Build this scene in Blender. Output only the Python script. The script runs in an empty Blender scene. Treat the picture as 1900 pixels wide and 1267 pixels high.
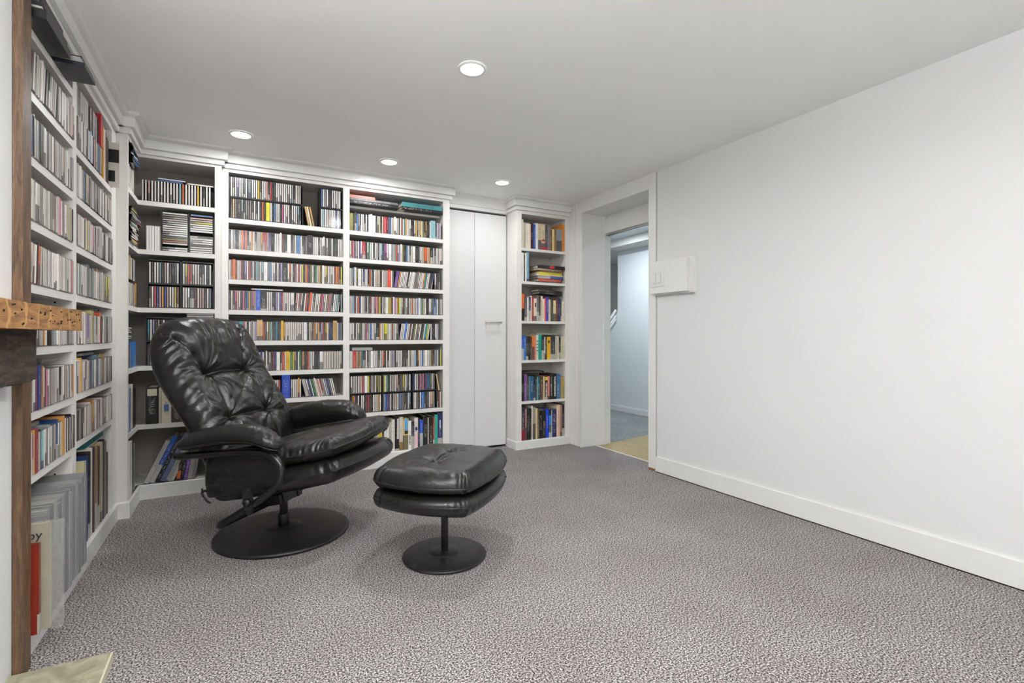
import bpy, bmesh, math, random
from mathutils import Vector, Matrix, noise
R = math.radians
sc = bpy.context.scene
COL = sc.collection

# ------------------------------------------------------------------ camera, world, exposure
CAM_H = 0.955
cam_d = bpy.data.cameras.new('camera'); cam = bpy.data.objects.new('camera', cam_d); COL.objects.link(cam)
cam_d.sensor_width = 36; cam_d.lens = 926/1900*36; cam_d.shift_y = -11/1900; cam_d.clip_start = 0.02
cam.matrix_world = Matrix.Translation((0, 0, CAM_H)) @ Matrix.Rotation(-.504, 4, 'Z') @ Matrix.Rotation(R(90), 4, 'X') @ Matrix.Rotation(.001, 4, 'Z')
sc.camera = cam
sc.view_settings.view_transform = 'Standard'; sc.view_settings.look = 'None'
sc.view_settings.exposure = -0.10; sc.view_settings.gamma = 1; sc.view_settings.use_curve_mapping = False
w = bpy.data.worlds.new('world'); sc.world = w; w.use_nodes = True
w.node_tree.nodes['Background'].inputs[0].default_value = (.8, .85, .9, 1)
w.node_tree.nodes['Background'].inputs[1].default_value = 0.05
CEIL = 2.11
LAMP_W, LAMP_COL = 10.0, (.975, .988, 1.0)
LAMPS = [(0.89, 1.974), (0.02, 3.264), (0.886, 3.30), (1.751, 3.33),
         (0.02, 0.55), (0.89, 0.55), (1.751, 0.55), (0.45, -0.7), (1.6, -0.7)]
LAMP_K = [1.1, .5, .5, .46, .8, .6, .15, .5, .2]
FILL_UPLIGHT_W = 98
HALL_W = 18.0

# ------------------------------------------------------------------ helpers
def lin(h):
    if isinstance(h, str):
        h = h.lstrip('#'); c = [int(h[i:i+2], 16)/255 for i in (0, 2, 4)]
    else: c = h
    return tuple((x/12.92 if x <= .04045 else ((x+.055)/1.055)**2.4) for x in c)

def tag(o, label=None, cat=None, group=None, kind=None):
    if label: o['label'] = label
    if cat: o['category'] = cat
    if group: o['group'] = group
    if kind: o['kind'] = kind
    return o

def empty(name, label, cat, loc=(0, 0, 0), rz=0, group=None):
    o = bpy.data.objects.new(name, None); COL.objects.link(o); o.empty_display_size = .05
    o.location = loc; o.rotation_euler = (0, 0, rz)
    return tag(o, label, cat, group)

def link(name, me, parent=None, kind=None):
    o = bpy.data.objects.new(name, me); COL.objects.link(o)
    if parent: o.parent = parent
    if kind: o['kind'] = kind
    return o

def put(name, bm, mats, parent=None, kind=None, smooth=False, bevel=0):
    if bevel:
        bmesh.ops.bevel(bm, geom=[e for e in bm.edges if len(e.link_faces) == 2 and e.calc_face_angle(0) > .6], offset=bevel, segments=1, affect='EDGES')
    bmesh.ops.recalc_face_normals(bm, faces=bm.faces[:])
    me = bpy.data.meshes.new(name); bm.to_mesh(me); bm.free()
    for m in (mats if isinstance(mats, (list, tuple)) else [mats]): me.materials.append(m)
    if smooth: me.polygons.foreach_set('use_smooth', [True]*len(me.polygons))
    return link(name, me, parent, kind)

def box(bm, a, b, mi=0):
    x0, y0, z0 = a; x1, y1, z1 = b
    v = [bm.verts.new(p) for p in ((x0,y0,z0),(x1,y0,z0),(x1,y1,z0),(x0,y1,z0),(x0,y0,z1),(x1,y0,z1),(x1,y1,z1),(x0,y1,z1))]
    for f in ((0,3,2,1),(4,5,6,7),(0,1,5,4),(1,2,6,5),(2,3,7,6),(3,0,4,7)):
        bm.faces.new([v[i] for i in f]).material_index = mi

def boxo(name, a, b, m, parent=None, kind=None, bevel=0.0):
    bm = bmesh.new(); box(bm, tuple(min(p, q) for p, q in zip(a, b)), tuple(max(p, q) for p, q in zip(a, b)))
    return put(name, bm, m, parent, kind, bevel=bevel)

def poly_prism(bm, pts, z0, z1):
    lo = [bm.verts.new((x, y, z0)) for x, y in pts]; hi = [bm.verts.new((x, y, z1)) for x, y in pts]
    n = len(pts); bm.faces.new(lo[::-1]); bm.faces.new(hi)
    for i in range(n): bm.faces.new((lo[i], lo[(i+1) % n], hi[(i+1) % n], hi[i]))

def sweep(bm, profile, path):
    """profile [(out, z)] swept along a plan polyline; 'out' goes to the right of the path, mitred."""
    n = len(path); rings = []
    dirs = [(Vector(path[i+1])-Vector(path[i])).normalized() for i in range(n-1)]
    for i in range(n):
        if i == 0: m = Vector((dirs[0].y, -dirs[0].x)); k = 1
        elif i == n-1: m = Vector((dirs[-1].y, -dirs[-1].x)); k = 1
        else:
            a = Vector((dirs[i-1].y, -dirs[i-1].x)); b = Vector((dirs[i].y, -dirs[i].x))
            m = (a+b).normalized(); k = 1/max(.3, m.dot(a))
        rings.append([bm.verts.new((path[i][0]+m.x*o*k, path[i][1]+m.y*o*k, z)) for o, z in profile])
    p = len(profile)
    for i in range(n-1):
        for j in range(p): bm.faces.new((rings[i][j], rings[i][(j+1) % p], rings[i+1][(j+1) % p], rings[i+1][j]))
    bm.faces.new(rings[0]); bm.faces.new(rings[-1][::-1])

def tube(bm, pts, r, seg=10, sub=6, closed=False, flat=1.0, caps=True):
    """round tube through points, Catmull-Rom smoothed"""
    P = [Vector(p) for p in pts]; out = []
    rr = r if isinstance(r, (list, tuple)) else [r]*len(P); ro = []
    for i in range(len(P)-1):
        p0 = P[i-1] if i else P[0]*2-P[1]; p1, p2 = P[i], P[i+1]
        p3 = P[i+2] if i+2 < len(P) else P[-1]*2-P[-2]
        for k in range(sub):
            t = k/sub
            out.append(.5*((2*p1)+(p2-p0)*t+(2*p0-5*p1+4*p2-p3)*t*t+(3*p1-p0-3*p2+p3)*t**3)); ro.append(rr[i]+(rr[i+1]-rr[i])*t)
    out.append(P[-1]); ro.append(rr[-1])
    rings = []; up = None
    for i, p in enumerate(out):
        t = (out[min(i+1, len(out)-1)]-out[max(i-1, 0)]).normalized()
        if up is None:
            up = Vector((0, 0, 1)) if abs(t.z) < .9 else Vector((1, 0, 0))
        s = t.cross(up).normalized(); up = s.cross(t).normalized()
        rings.append([bm.verts.new(p+(s*math.cos(a)*flat+up*math.sin(a))*ro[i]) for a in [2*math.pi*k/seg for k in range(seg)]])
    for i in range(len(rings)-1):
        for k in range(seg): bm.faces.new((rings[i][k], rings[i][(k+1) % seg], rings[i+1][(k+1) % seg], rings[i+1][k]))
    if caps: bm.faces.new(rings[0][::-1]); bm.faces.new(rings[-1])

def lathe(bm, prof, seg=48, c=(0, 0)):
    rings = []
    for r, z in prof:
        rings.append([bm.verts.new((c[0]+r*math.cos(2*math.pi*k/seg), c[1]+r*math.sin(2*math.pi*k/seg), z)) for k in range(seg)] if r > 1e-6 else [bm.verts.new((c[0], c[1], z))])
    for a, b in zip(rings, rings[1:]):
        for k in range(seg):
            q = [a[k % len(a)], a[(k+1) % len(a)], b[(k+1) % len(b)], b[k % len(b)]]
            q = list(dict.fromkeys(q))
            if len(q) >= 3: bm.faces.new(q)

# ------------------------------------------------------------------ materials
def newmat(name):
    m = bpy.data.materials.new(name); m.use_nodes = True
    nt = m.node_tree; return m, nt, nt.nodes, nt.links, nt.nodes['Principled BSDF']

def mat(name, col, rough=.5, metal=0, spec=.5, bump=0, bscale=200, var=0, vscale=6, coat=0):
    m, nt, N, L, P = newmat(name); c = lin(col)
    P.inputs['Base Color'].default_value = (*c, 1); P.inputs['Roughness'].default_value = rough
    P.inputs['Metallic'].default_value = metal; P.inputs['Specular IOR Level'].default_value = spec
    P.inputs['Coat Weight'].default_value = coat
    tc = N.new('ShaderNodeTexCoord')
    if var:
        n = N.new('ShaderNodeTexNoise'); n.inputs['Scale'].default_value = vscale; n.inputs['Detail'].default_value = 5
        L.new(tc.outputs['Object'], n.inputs['Vector'])
        r = N.new('ShaderNodeValToRGB'); r.color_ramp.elements[0].position = .3; r.color_ramp.elements[1].position = .7
        r.color_ramp.elements[0].color = (*[x*(1-var) for x in c], 1); r.color_ramp.elements[1].color = (*[min(1, x*(1+var*.5)) for x in c], 1)
        L.new(n.outputs['Fac'], r.inputs['Fac']); L.new(r.outputs['Color'], P.inputs['Base Color'])
    if bump:
        n = N.new('ShaderNodeTexNoise'); n.inputs['Scale'].default_value = bscale; n.inputs['Detail'].default_value = 3
        L.new(tc.outputs['Object'], n.inputs['Vector'])
        b = N.new('ShaderNodeBump'); b.inputs['Strength'].default_value = bump; b.inputs['Distance'].default_value = .002
        L.new(n.outputs['Fac'], b.inputs['Height']); L.new(b.outputs['Normal'], P.inputs['Normal'])
    return m

M = {}
M['wall'] = mat('wall_paint', 'e1e1e0', .75, bump=.12, bscale=120, var=.015, vscale=2)
M['ceiling'] = mat('ceiling_paint', 'f8f8f6', .85, bump=.2, bscale=90, var=.015, vscale=2)
M['trim'] = mat('trim_paint', 'e9e8e5', .38, bump=.05, bscale=40, var=.02, vscale=8)
M['shelf'] = mat('shelf_paint', 'e9e6e1', .4, bump=.06, bscale=50, var=.03, vscale=14)
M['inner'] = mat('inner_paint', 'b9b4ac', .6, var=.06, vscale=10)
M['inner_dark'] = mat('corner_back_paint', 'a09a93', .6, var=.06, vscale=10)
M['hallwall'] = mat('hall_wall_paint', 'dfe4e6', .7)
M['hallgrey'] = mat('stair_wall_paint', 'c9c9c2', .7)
M['black'] = mat('black_plastic', '141414', .35)
M['metal_black'] = mat('black_coated_steel', '1c1c1b', .42, bump=.25, bscale=500, var=.25, vscale=12)
M['tube_black'] = mat('gloss_black_tube', '151515', .25)
M['chrome'] = mat('brushed_nickel', 'b8b6b0', .3, metal=1)
M['dark'] = mat('dark_gap', '15120f', .9)
M['paper'] = mat('page_paper', 'e6dcc6', .85, bump=.6, bscale=400, var=.12, vscale=60)
M['plate'] = mat('white_switch_plastic', 'e6e6e4', .3)
M['stone'] = None

def carpet(name, c0, c1, c2, tint):
    m, nt, N, L, P = newmat(name)
    tc = N.new('ShaderNodeTexCoord')
    n = N.new('ShaderNodeTexNoise'); n.inputs['Scale'].default_value = 185; n.inputs['Detail'].default_value = 4; n.inputs['Roughness'].default_value = .75
    L.new(tc.outputs['Object'], n.inputs['Vector'])
    r = N.new('ShaderNodeValToRGB'); e = r.color_ramp.elements
    e[0].position = .42; e[0].color = (*lin(c0), 1); e[1].position = .58; e[1].color = (*lin(c2), 1)
    k = e.new(.5); k.color = (*lin(c1), 1)
    L.new(n.outputs['Fac'], r.inputs['Fac'])
    v = N.new('ShaderNodeTexNoise'); v.inputs['Scale'].default_value = 3; v.inputs['Detail'].default_value = 4
    L.new(tc.outputs['Object'], v.inputs['Vector'])
    r2 = N.new('ShaderNodeValToRGB'); r2.color_ramp.elements[0].position = .35; r2.color_ramp.elements[1].position = .65
    r2.color_ramp.elements[0].color = (.88, .86, .87, 1); r2.color_ramp.elements[1].color = (*tint, 1)
    L.new(v.outputs['Fac'], r2.inputs['Fac'])
    mx = N.new('ShaderNodeMix'); mx.data_type = 'RGBA'; mx.blend_type = 'MULTIPLY'; mx.inputs[0].default_value = 1
    L.new(r.outputs['Color'], mx.inputs[6]); L.new(r2.outputs['Color'], mx.inputs[7]); L.new(mx.outputs[2], P.inputs['Base Color'])
    P.inputs['Roughness'].default_value = .95; P.inputs['Specular IOR Level'].default_value = .1
    b = N.new('ShaderNodeBump'); b.inputs['Strength'].default_value = .8; b.inputs['Distance'].default_value = .006
    L.new(n.outputs['Fac'], b.inputs['Height']); L.new(b.outputs['Normal'], P.inputs['Normal'])
    return m
M['carpet'] = carpet('carpet_pile', '2e2c2b', '847f7d', 'e2dddb', (1, .998, .992))
M['carpet_hall'] = carpet('hall_carpet_pile', '6f7577', '9aa0a0', 'bfc4c2', (1, 1, 1))
M['carpet_warm_light'] = carpet('warm_light_carpet_pile', 'a08c68', 'c4b28c', 'd8caa8', (1, 1, 1))  # warm light through the doorway, painted as a tan carpet colour

def wood(name, c0, c1, c2, scale=(1, 1, 1), rings=18, rough=.6, axis='Z', knots=False):
    m, nt, N, L, P = newmat(name)
    tc = N.new('ShaderNodeTexCoord'); mp = N.new('ShaderNodeMapping'); mp.inputs['Scale'].default_value = scale
    L.new(tc.outputs['Object'], mp.inputs['Vector'])
    n = N.new('ShaderNodeTexNoise'); n.inputs['Scale'].default_value = rings; n.inputs['Detail'].default_value = 8; n.inputs['Roughness'].default_value = .65; n.inputs['Distortion'].default_value = .6
    L.new(mp.outputs['Vector'], n.inputs['Vector'])
    wv = N.new('ShaderNodeTexWave'); wv.wave_type = 'BANDS'; wv.bands_direction = axis; wv.inputs['Scale'].default_value = rings*1.6
    wv.inputs['Distortion'].default_value = 7; wv.inputs['Detail'].default_value = 3; wv.inputs['Detail Scale'].default_value = 1.2
    L.new(mp.outputs['Vector'], wv.inputs['Vector'])
    r = N.new('ShaderNodeValToRGB'); e = r.color_ramp.elements
    e[0].position = .3; e[0].color = (*lin(c0), 1); e[1].position = .72; e[1].color = (*lin(c2), 1); e.new(.5).color = (*lin(c1), 1)
    L.new(n.outputs['Fac'], r.inputs['Fac'])
    mx = N.new('ShaderNodeMix'); mx.data_type = 'RGBA'; mx.blend_type = 'MULTIPLY'; mx.inputs[0].default_value = .45
    r3 = N.new('ShaderNodeValToRGB'); r3.color_ramp.elements[0].color = (.35, .3, .25, 1); r3.color_ramp.elements[1].color = (1, 1, 1, 1)
    r3.color_ramp.elements[0].position = .1; r3.color_ramp.elements[1].position = .5
    L.new(wv.outputs['Color'], r3.inputs['Fac']); L.new(r.outputs['Color'], mx.inputs[6]); L.new(r3.outputs['Color'], mx.inputs[7])
    out = mx.outputs[2]
    if knots:     # pale saw scars across the beam and darker curved figure
        w2 = N.new('ShaderNodeTexWave'); w2.bands_direction = 'Y'; w2.inputs['Scale'].default_value = 3.6; w2.inputs['Distortion'].default_value = 4.5; w2.inputs['Detail'].default_value = 3; w2.inputs['Detail Scale'].default_value = 3
        L.new(tc.outputs['Object'], w2.inputs['Vector'])
        r4 = N.new('ShaderNodeValToRGB'); r4.color_ramp.elements[0].position = .95; r4.color_ramp.elements[1].position = .99; L.new(w2.outputs['Color'], r4.inputs['Fac'])
        m4 = N.new('ShaderNodeMix'); m4.data_type = 'RGBA'; L.new(r4.outputs['Color'], m4.inputs[0]); L.new(out, m4.inputs[6]); m4.inputs[7].default_value = (*lin('bd8f57'), 1); out = m4.outputs[2]
    L.new(out, P.inputs['Base Color'])
    b = N.new('ShaderNodeBump'); b.inputs['Strength'].default_value = .5; b.inputs['Distance'].default_value = .003
    L.new(n.outputs['Fac'], b.inputs['Height']); L.new(b.outputs['Normal'], P.inputs['Normal'])
    P.inputs['Roughness'].default_value = rough
    return m
M['mantel'] = wood('pine_beam', '5d3f22', 'a07040', 'c69a60', (1, 1.2, 7), 9, .65, 'Z', True)
M['corbel'] = wood('weathered_beam', '1f1813', '44372d', '6d5d4e', (1, 1, 6), 10, .8, 'Z')
M['post'] = wood('stained_post', '3a2718', '6a503a', '8c7050', (9, 9, 1), 10, .45, 'X')

def stone():
    m, nt, N, L, P = newmat('slate_hearth')
    tc = N.new('ShaderNodeTexCoord'); n = N.new('ShaderNodeTexNoise'); n.inputs['Scale'].default_value = 14; n.inputs['Detail'].default_value = 9; n.inputs['Distortion'].default_value = 1.2
    L.new(tc.outputs['Object'], n.inputs['Vector'])
    r = N.new('ShaderNodeValToRGB'); r.color_ramp.elements[0].position = .3; r.color_ramp.elements[1].position = .7
    r.color_ramp.elements[0].color = (*lin('7d7a64'), 1); r.color_ramp.elements[1].color = (*lin('b0ac93'), 1)
    L.new(n.outputs['Fac'], r.inputs['Fac']); L.new(r.outputs['Color'], P.inputs['Base Color'])
    b = N.new('ShaderNodeBump'); b.inputs['Strength'].default_value = .7; b.inputs['Distance'].default_value = .01
    L.new(n.outputs['Fac'], b.inputs['Height']); L.new(b.outputs['Normal'], P.inputs['Normal']); P.inputs['Roughness'].default_value = .6
    return m
M['stone'] = stone()

def leather():
    m, nt, N, L, P = newmat('black_leather')
    tc = N.new('ShaderNodeTexCoord')
    v = N.new('ShaderNodeTexVoronoi'); v.feature = 'DISTANCE_TO_EDGE'; v.inputs['Scale'].default_value = 260
    L.new(tc.outputs['Object'], v.inputs['Vector'])
    n = N.new('ShaderNodeTexNoise'); n.inputs['Scale'].default_value = 48; n.inputs['Detail'].default_value = 8; n.inputs['Roughness'].default_value = .6; n.inputs['Distortion'].default_value = .8
    L.new(tc.outputs['Object'], n.inputs['Vector'])
    n2 = N.new('ShaderNodeTexNoise'); n2.inputs['Scale'].default_value = 7; n2.inputs['Detail'].default_value = 4
    L.new(tc.outputs['Object'], n2.inputs['Vector'])
    b1 = N.new('ShaderNodeBump'); b1.inputs['Strength'].default_value = .25; b1.inputs['Distance'].default_value = .0008; L.new(v.outputs['Distance'], b1.inputs['Height'])
    b2 = N.new('ShaderNodeBump'); b2.inputs['Strength'].default_value = .35; b2.inputs['Distance'].default_value = .0035
    L.new(n.outputs['Fac'], b2.inputs['Height']); L.new(b1.outputs['Normal'], b2.inputs['Normal']); L.new(b2.outputs['Normal'], P.inputs['Normal'])
    r = N.new('ShaderNodeMapRange'); r.inputs['From Min'].default_value = .3; r.inputs['From Max'].default_value = .7; r.inputs['To Min'].default_value = .26; r.inputs['To Max'].default_value = .35
    L.new(n2.outputs['Fac'], r.inputs['Value']); L.new(r.outputs['Result'], P.inputs['Roughness'])
    P.inputs['Base Color'].default_value = (.009, .0095, .009, 1); P.inputs['Specular IOR Level'].default_value = .5
    return m
M['leather'] = leather()

def printed(name, bulk, rough=.45):
    """spine paper: colour from the object or the mesh, with irregular printed marks"""
    m, nt, N, L, P = newmat(name)
    def math_(op, a, b=None, c=None):
        n = N.new('ShaderNodeMath'); n.operation = op
        for i, x in enumerate((a, b, c)):
            if x is None: continue
            if isinstance(x, (int, float)): n.inputs[i].default_value = x
            else: L.new(x, n.inputs[i])
        return n.outputs[0]
    if bulk:
        a = N.new('ShaderNodeAttribute'); a.attribute_name = 'Col'; col, seed = a.outputs['Color'], a.outputs['Alpha']
    else:
        a = N.new('ShaderNodeObjectInfo'); col, seed = a.outputs['Color'], a.outputs['Random']
    uv = N.new('ShaderNodeUVMap'); uv.uv_map = 'UVMap'
    s = N.new('ShaderNodeSeparateXYZ'); L.new(uv.outputs['UV'], s.inputs[0]); U, V = s.outputs[0], s.outputs[1]
    wn = N.new('ShaderNodeTexWhiteNoise'); wn.noise_dimensions = '1D'; L.new(math_('MULTIPLY', seed, 917.3), wn.inputs['W'])
    sp = N.new('ShaderNodeSeparateColor'); L.new(wn.outputs['Color'], sp.inputs[0]); h1, h2, h3 = sp.outputs
    cb = N.new('ShaderNodeCombineXYZ'); L.new(math_('MULTIPLY', U, 3.0), cb.inputs[0]); L.new(math_('MULTIPLY', V, 62), cb.inputs[1]); L.new(math_('MULTIPLY', seed, 300), cb.inputs[2])
    n = N.new('ShaderNodeTexNoise'); n.inputs['Scale'].default_value = 1.0; n.inputs['Detail'].default_value = 1; L.new(cb.outputs[0], n.inputs['Vector'])
    t = math_('GREATER_THAN', n.outputs['Fac'], .55)
    # band of text
    lo = math_('MULTIPLY', h1, .4); hi = math_('ADD', math_('MULTIPLY', h2, .3), .62)
    band = math_('MULTIPLY', math_('GREATER_THAN', V, lo), math_('LESS_THAN', V, hi))
    cen = math_('LESS_THAN', math_('ABSOLUTE', math_('SUBTRACT', U, .5)), .27)
    t = math_('MULTIPLY', math_('MULTIPLY', t, band), cen)
    bw = N.new('ShaderNodeRGBToBW'); L.new(col, bw.inputs[0])
    light = math_('GREATER_THAN', bw.outputs[0], .22)
    tcol = N.new('ShaderNodeMix'); tcol.data_type = 'RGBA'; L.new(light, tcol.inputs[0]); tcol.inputs[6].default_value = (.62, .6, .52, 1); tcol.inputs[7].default_value = (.05, .04, .05, 1)
    # second tone
    two = math_('MULTIPLY', math_('GREATER_THAN', h3, .74), math_('LESS_THAN', V, math_('MULTIPLY', h2, .55)))
    c2 = N.new('ShaderNodeMix'); c2.data_type = 'RGBA'; L.new(light, c2.inputs[0]); c2.inputs[6].default_value = (.5, .48, .42, 1); c2.inputs[7].default_value = (.06, .05, .06, 1)
    m1 = N.new('ShaderNodeMix'); m1.data_type = 'RGBA'; L.new(math_('MULTIPLY', two, .85), m1.inputs[0]); L.new(col, m1.inputs[6]); L.new(c2.outputs[2], m1.inputs[7])
    m2 = N.new('ShaderNodeMix'); m2.data_type = 'RGBA'; L.new(math_('MULTIPLY', t, .45), m2.inputs[0]); L.new(m1.outputs[2], m2.inputs[6]); L.new(tcol.outputs[2], m2.inputs[7])
    L.new(m2.outputs[2], P.inputs['Base Color']); P.inputs['Roughness'].default_value = rough
    return m
M['spine_obj'] = printed('printed_spine', False, .35)
M['spine_bulk'] = printed('printed_spine_row', True, .35)
M['cover_plain'] = None
def objcolor(name, rough=.4, mul=1.0):
    m, nt, N, L, P = newmat(name); a = N.new('ShaderNodeObjectInfo'); L.new(a.outputs['Color'], P.inputs['Base Color']); P.inputs['Roughness'].default_value = rough
    return m
M['cover_plain'] = objcolor('cover_paper')
M['jewel'] = mat('jewel_case_plastic', '4a4a4a', .12, spec=.7)
M['jewel_light'] = mat('clear_case_plastic', '76726f', .07, spec=.9)
def emit(name, col, s):
    m, nt, N, L, P = newmat(name); P.inputs['Base Color'].default_value = (.9, .9, .9, 1); P.inputs['Emission Color'].default_value = (*col, 1); P.inputs['Emission Strength'].default_value = s
    return m
M['glow'] = emit('lamp_diffuser', (1, .98, .95), 14)

# ------------------------------------------------------------------ room shell
XR, XL = 2.586, -.549
Z = CEIL
bm = bmesh.new(); box(bm, (-1.0, -1.5, -.05), (2.73, 4.1, 0)); put('floor', bm, M['carpet'], kind='structure')
bm = bmesh.new(); box(bm, (-1.0, -1.5, Z), (2.9, 4.1, Z+.08)); put('ceiling', bm, M['ceiling'], kind='structure')
boxo('wall_back', (-1.0, 3.86, 0), (2.9, 4.0, Z), M['wall'], kind='structure')
boxo('wall_front', (-1.0, -1.5, 0), (2.9, -1.4, Z), M['wall'], kind='structure')
boxo('wall_chimney', (-.80, -1.4, 0), (-.541, 1.863, Z), M['wall'], kind='structure')
boxo('wall_left', (-1.0, -1.4, 0), (-.80, 3.86, Z), M['wall'], kind='structure')
# right wall with the doorway cut out (opening y 2.66-3.437, top 2.003)
OY0, OY1, OZ = 2.66, 3.437, 2.003
boxo('wall_right', (XR, -1.4, 0), (2.836, 2.578, Z), M['wall'], kind='structure')
bm = bmesh.new()
box(bm, (XR-.002, 2.590, 0), (2.836, OY0, Z)); box(bm, (XR-.002, OY1+.012, 0), (2.836, 3.86, Z)); box(bm, (XR-.002, OY0, OZ), (2.836, OY1+.012, Z))
put('wall_door', bm, M['trim'], kind='structure')
boxo('trim_1', (XR+.022, 2.578, 0), (2.8, 2.590, Z), M['inner'], kind='structure')       # recessed joint between wall and casing
# thin stop bead round the opening
bm = bmesh.new()
box(bm, (XR-.010, OY0-.001, OZ-.002), (XR+.004, OY1+.022, OZ+.020)); box(bm, (XR-.010, OY1+.002, 0), (XR+.004, OY1+.022, OZ))
put('trim_2', bm, M['trim'], kind='structure', bevel=.002)
bm = bmesh.new()
box(bm, (XR-.008, 3.520, 0), (XR-.001, 3.528, Z)); box(bm, (XR-.008, 3.56, 0), (XR-.001, 3.60, Z)); 
put('trim_3', bm, M['trim'], kind='structure', bevel=.002)
# pocket-door header, inner frame and track
boxo('trim_4', (2.836, 2.5, 1.852), (2.90, 3.6, Z), M['trim'], kind='structure')
bm = bmesh.new(); box(bm, (2.838, 2.55, 1.836), (2.852, 3.46, 1.853)); box(bm, (2.868, 2.55, 1.836), (2.90, 3.46, 1.853))
put('door_track', bm, M['chrome'], bpy.data.objects['trim_4'])
boxo('track_gap', (2.852, 2.55, 1.842), (2.868, 3.46, 1.8525), M['dark'], bpy.data.objects['trim_4'])
boxo('trim_5', (2.836, 3.452, 0), (2.90, 3.70, 1.852), M['trim'], kind='structure')
boxo('trim_6', (2.815, 3.44, 0), (2.836, 3.452, 1.852), M['trim'], kind='structure', bevel=.002)
boxo('wall_door_inner', (2.836, -1.4, 0), (2.90, 2.66, Z), M['wall'], kind='structure')
# threshold strips
boxo('threshold_strip', (2.726, 2.661, -.002), (2.736, 3.436, .004), M['trim'], kind='structure')
boxo('baseboard_right', (XR-.012, -1.4, .006), (XR, 2.579, .108), M['trim'], kind='structure', bevel=.003)
boxo('baseboard_gap', (XR-.010, -1.4, 0), (XR, 2.579, .006), M['dark'], bpy.data.objects['baseboard_right'])
boxo('baseboard_chip', (XR-.006, 2.592, 0), (XR+.002, 2.655, .016), mat('raw_wood_chip', '8a5b34', .8), bpy.data.objects['baseboard_right'])
# hall beyond the doorway
HX = 4.26
bm = bmesh.new(); poly_prism(bm, [(2.73, 1.0), (HX+1.6, 1.0), (HX+1.6, 7.5), (2.73, 7.5)], -.05, -.002); put('floor_hall', bm, M['carpet_hall'], kind='structure')
bm = bmesh.new(); poly_prism(bm, [(2.735, 2.3), (4.0, 2.3), (3.9, 3.66), (3.49, 3.586), (2.867, 3.46), (2.735, 3.437)], -.002, .001); put('floor_light_patch', bm, M['carpet_warm_light'], kind='structure')  # warm light patch painted as a floor piece, cut along the light's edge
bm = bmesh.new(); box(bm, (2.9, 1.0, Z), (HX+1.6, 7.5, Z+.08)); put('ceiling_hall', bm, M['hallwall'], kind='structure')
bm = bmesh.new(); box(bm, (3.98, 1.0, 2.02), (HX, 4.93, Z)); put('ceiling_soffit', bm, M['hallgrey'], kind='structure')
# far hall wall with the sloping stair opening
bm = bmesh.new()
def wallpoly(bm, pts, x0, x1):
    a = [bm.verts.new((x0, y, z)) for y, z in pts]; b = [bm.verts.new((x1, y, z)) for y, z in pts]; n = len(pts)
    bm.faces.new(a); bm.faces.new(b[::-1])
    for i in range(n): bm.faces.new((a[i], b[i], b[(i+1) % n], a[(i+1) % n]))
wallpoly(bm, [(1.0, 0), (7.5, 0), (7.5, .02), (6.18, .02), (4.93, 1.27), (4.93, Z), (1.0, Z)], HX, HX+.1)
put('wall_hall', bm, M['hallwall'], kind='structure')
boxo('wall_stair', (HX+1.1, 3.5, 0), (HX+1.2, 7.5, Z), M['hallgrey'], kind='structure')
boxo('wall_stair_end', (HX+.1, 4.2, 0), (HX+1.1, 4.3, Z), M['hallgrey'], kind='structure')
boxo('wall_hall_end', (2.9, 7.4, 0), (HX+1.2, 7.5, Z), M['hallwall'], kind='structure')
boxo('wall_hall_near', (2.9, 1.0, 0), (HX, 1.1, Z), M['hallwall'], kind='structure')
boxo('wall_hall_side', (2.836, 3.70, 0), (2.90, 7.5, Z), M['hallwall'], kind='structure')
boxo('baseboard_hall', (HX-.015, 1.1, 0), (HX, 6.1, .062), M['trim'], kind='structure', bevel=.002)
hr = empty('stair_rail', 'white sloping handrail and stringer on the stair opening in the hall', 'handrail', (HX, 5.2, 0))
for i, (o, r_) in enumerate(((0.01, .016), (-.06, .012), (-.10, .010))):
    bm = bmesh.new(); tube(bm, [(-.03, -.27, 1.27+o-.0), (-.03, .98, .02+o)], r_, 8, 2); put('handrail' if i == 0 else 'stringer_bead', bm, M['trim'], hr, smooth=True)
# bookcase crown / plinth profile
def crown_prof(out=.058, z0=2.006):
    return [(-.01, z0), (.016, z0), (.017, z0+.025), (.011, z0+.026), (.011, z0+.031), (.033, z0+.031), (.037, z0+.076), (.031, z0+.078), (.033, z0+.082), (out-.004, z0+.090), (out, z0+.094), (out, Z-.0005), (-.01, Z-.0005)]
def plinth_prof(h): return [(-.01, 0), (.012, 0), (.012, h-.004), (.008, h), (-.01, h)]

# ------------------------------------------------------------------ bookcases
def shelf_part(parent, a, b, m=None):
    return boxo('shelf', a, b, m or M['shelf'], parent, bevel=.0015)
# --- left bookcase (faces +x), bays A and B
A0, A1, B0, B1 = 1.935, 2.478, 2.529, 3.157
left = empty('bookcase', 'white two-bay bookcase of CD rows behind the wooden post, facing the doorway wall', 'bookcase', (XL, 2.6, 0))
def lp(name, a, b, m='shelf', bev=.0015):
    o = boxo(name, a, b, M[m], None, bevel=bev); o.parent = left; o.matrix_parent_inverse = Matrix.Translation((-XL, -2.6, 0)); return o
lp('side_panel', (-.799, 1.9298, 0), (XL, 1.9338, 2.0)); lp('divider', (-.785, A1, .085), (XL, B0, 1.99))
lp('side_panel', (-.799, B1, 0), (XL, 3.256, 2.0))
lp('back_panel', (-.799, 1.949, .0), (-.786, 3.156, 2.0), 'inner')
lp('top_rail', (-.785, 1.949, 1.982), (XL, 3.156, 2.008))
bm = bmesh.new(); sweep(bm, crown_prof(), [(XL, 1.935), (XL, 3.256)]); o = put('crown_moulding', bm, M['trim'], left); o.matrix_parent_inverse = Matrix.Translation((-XL, -2.6, 0))
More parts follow.
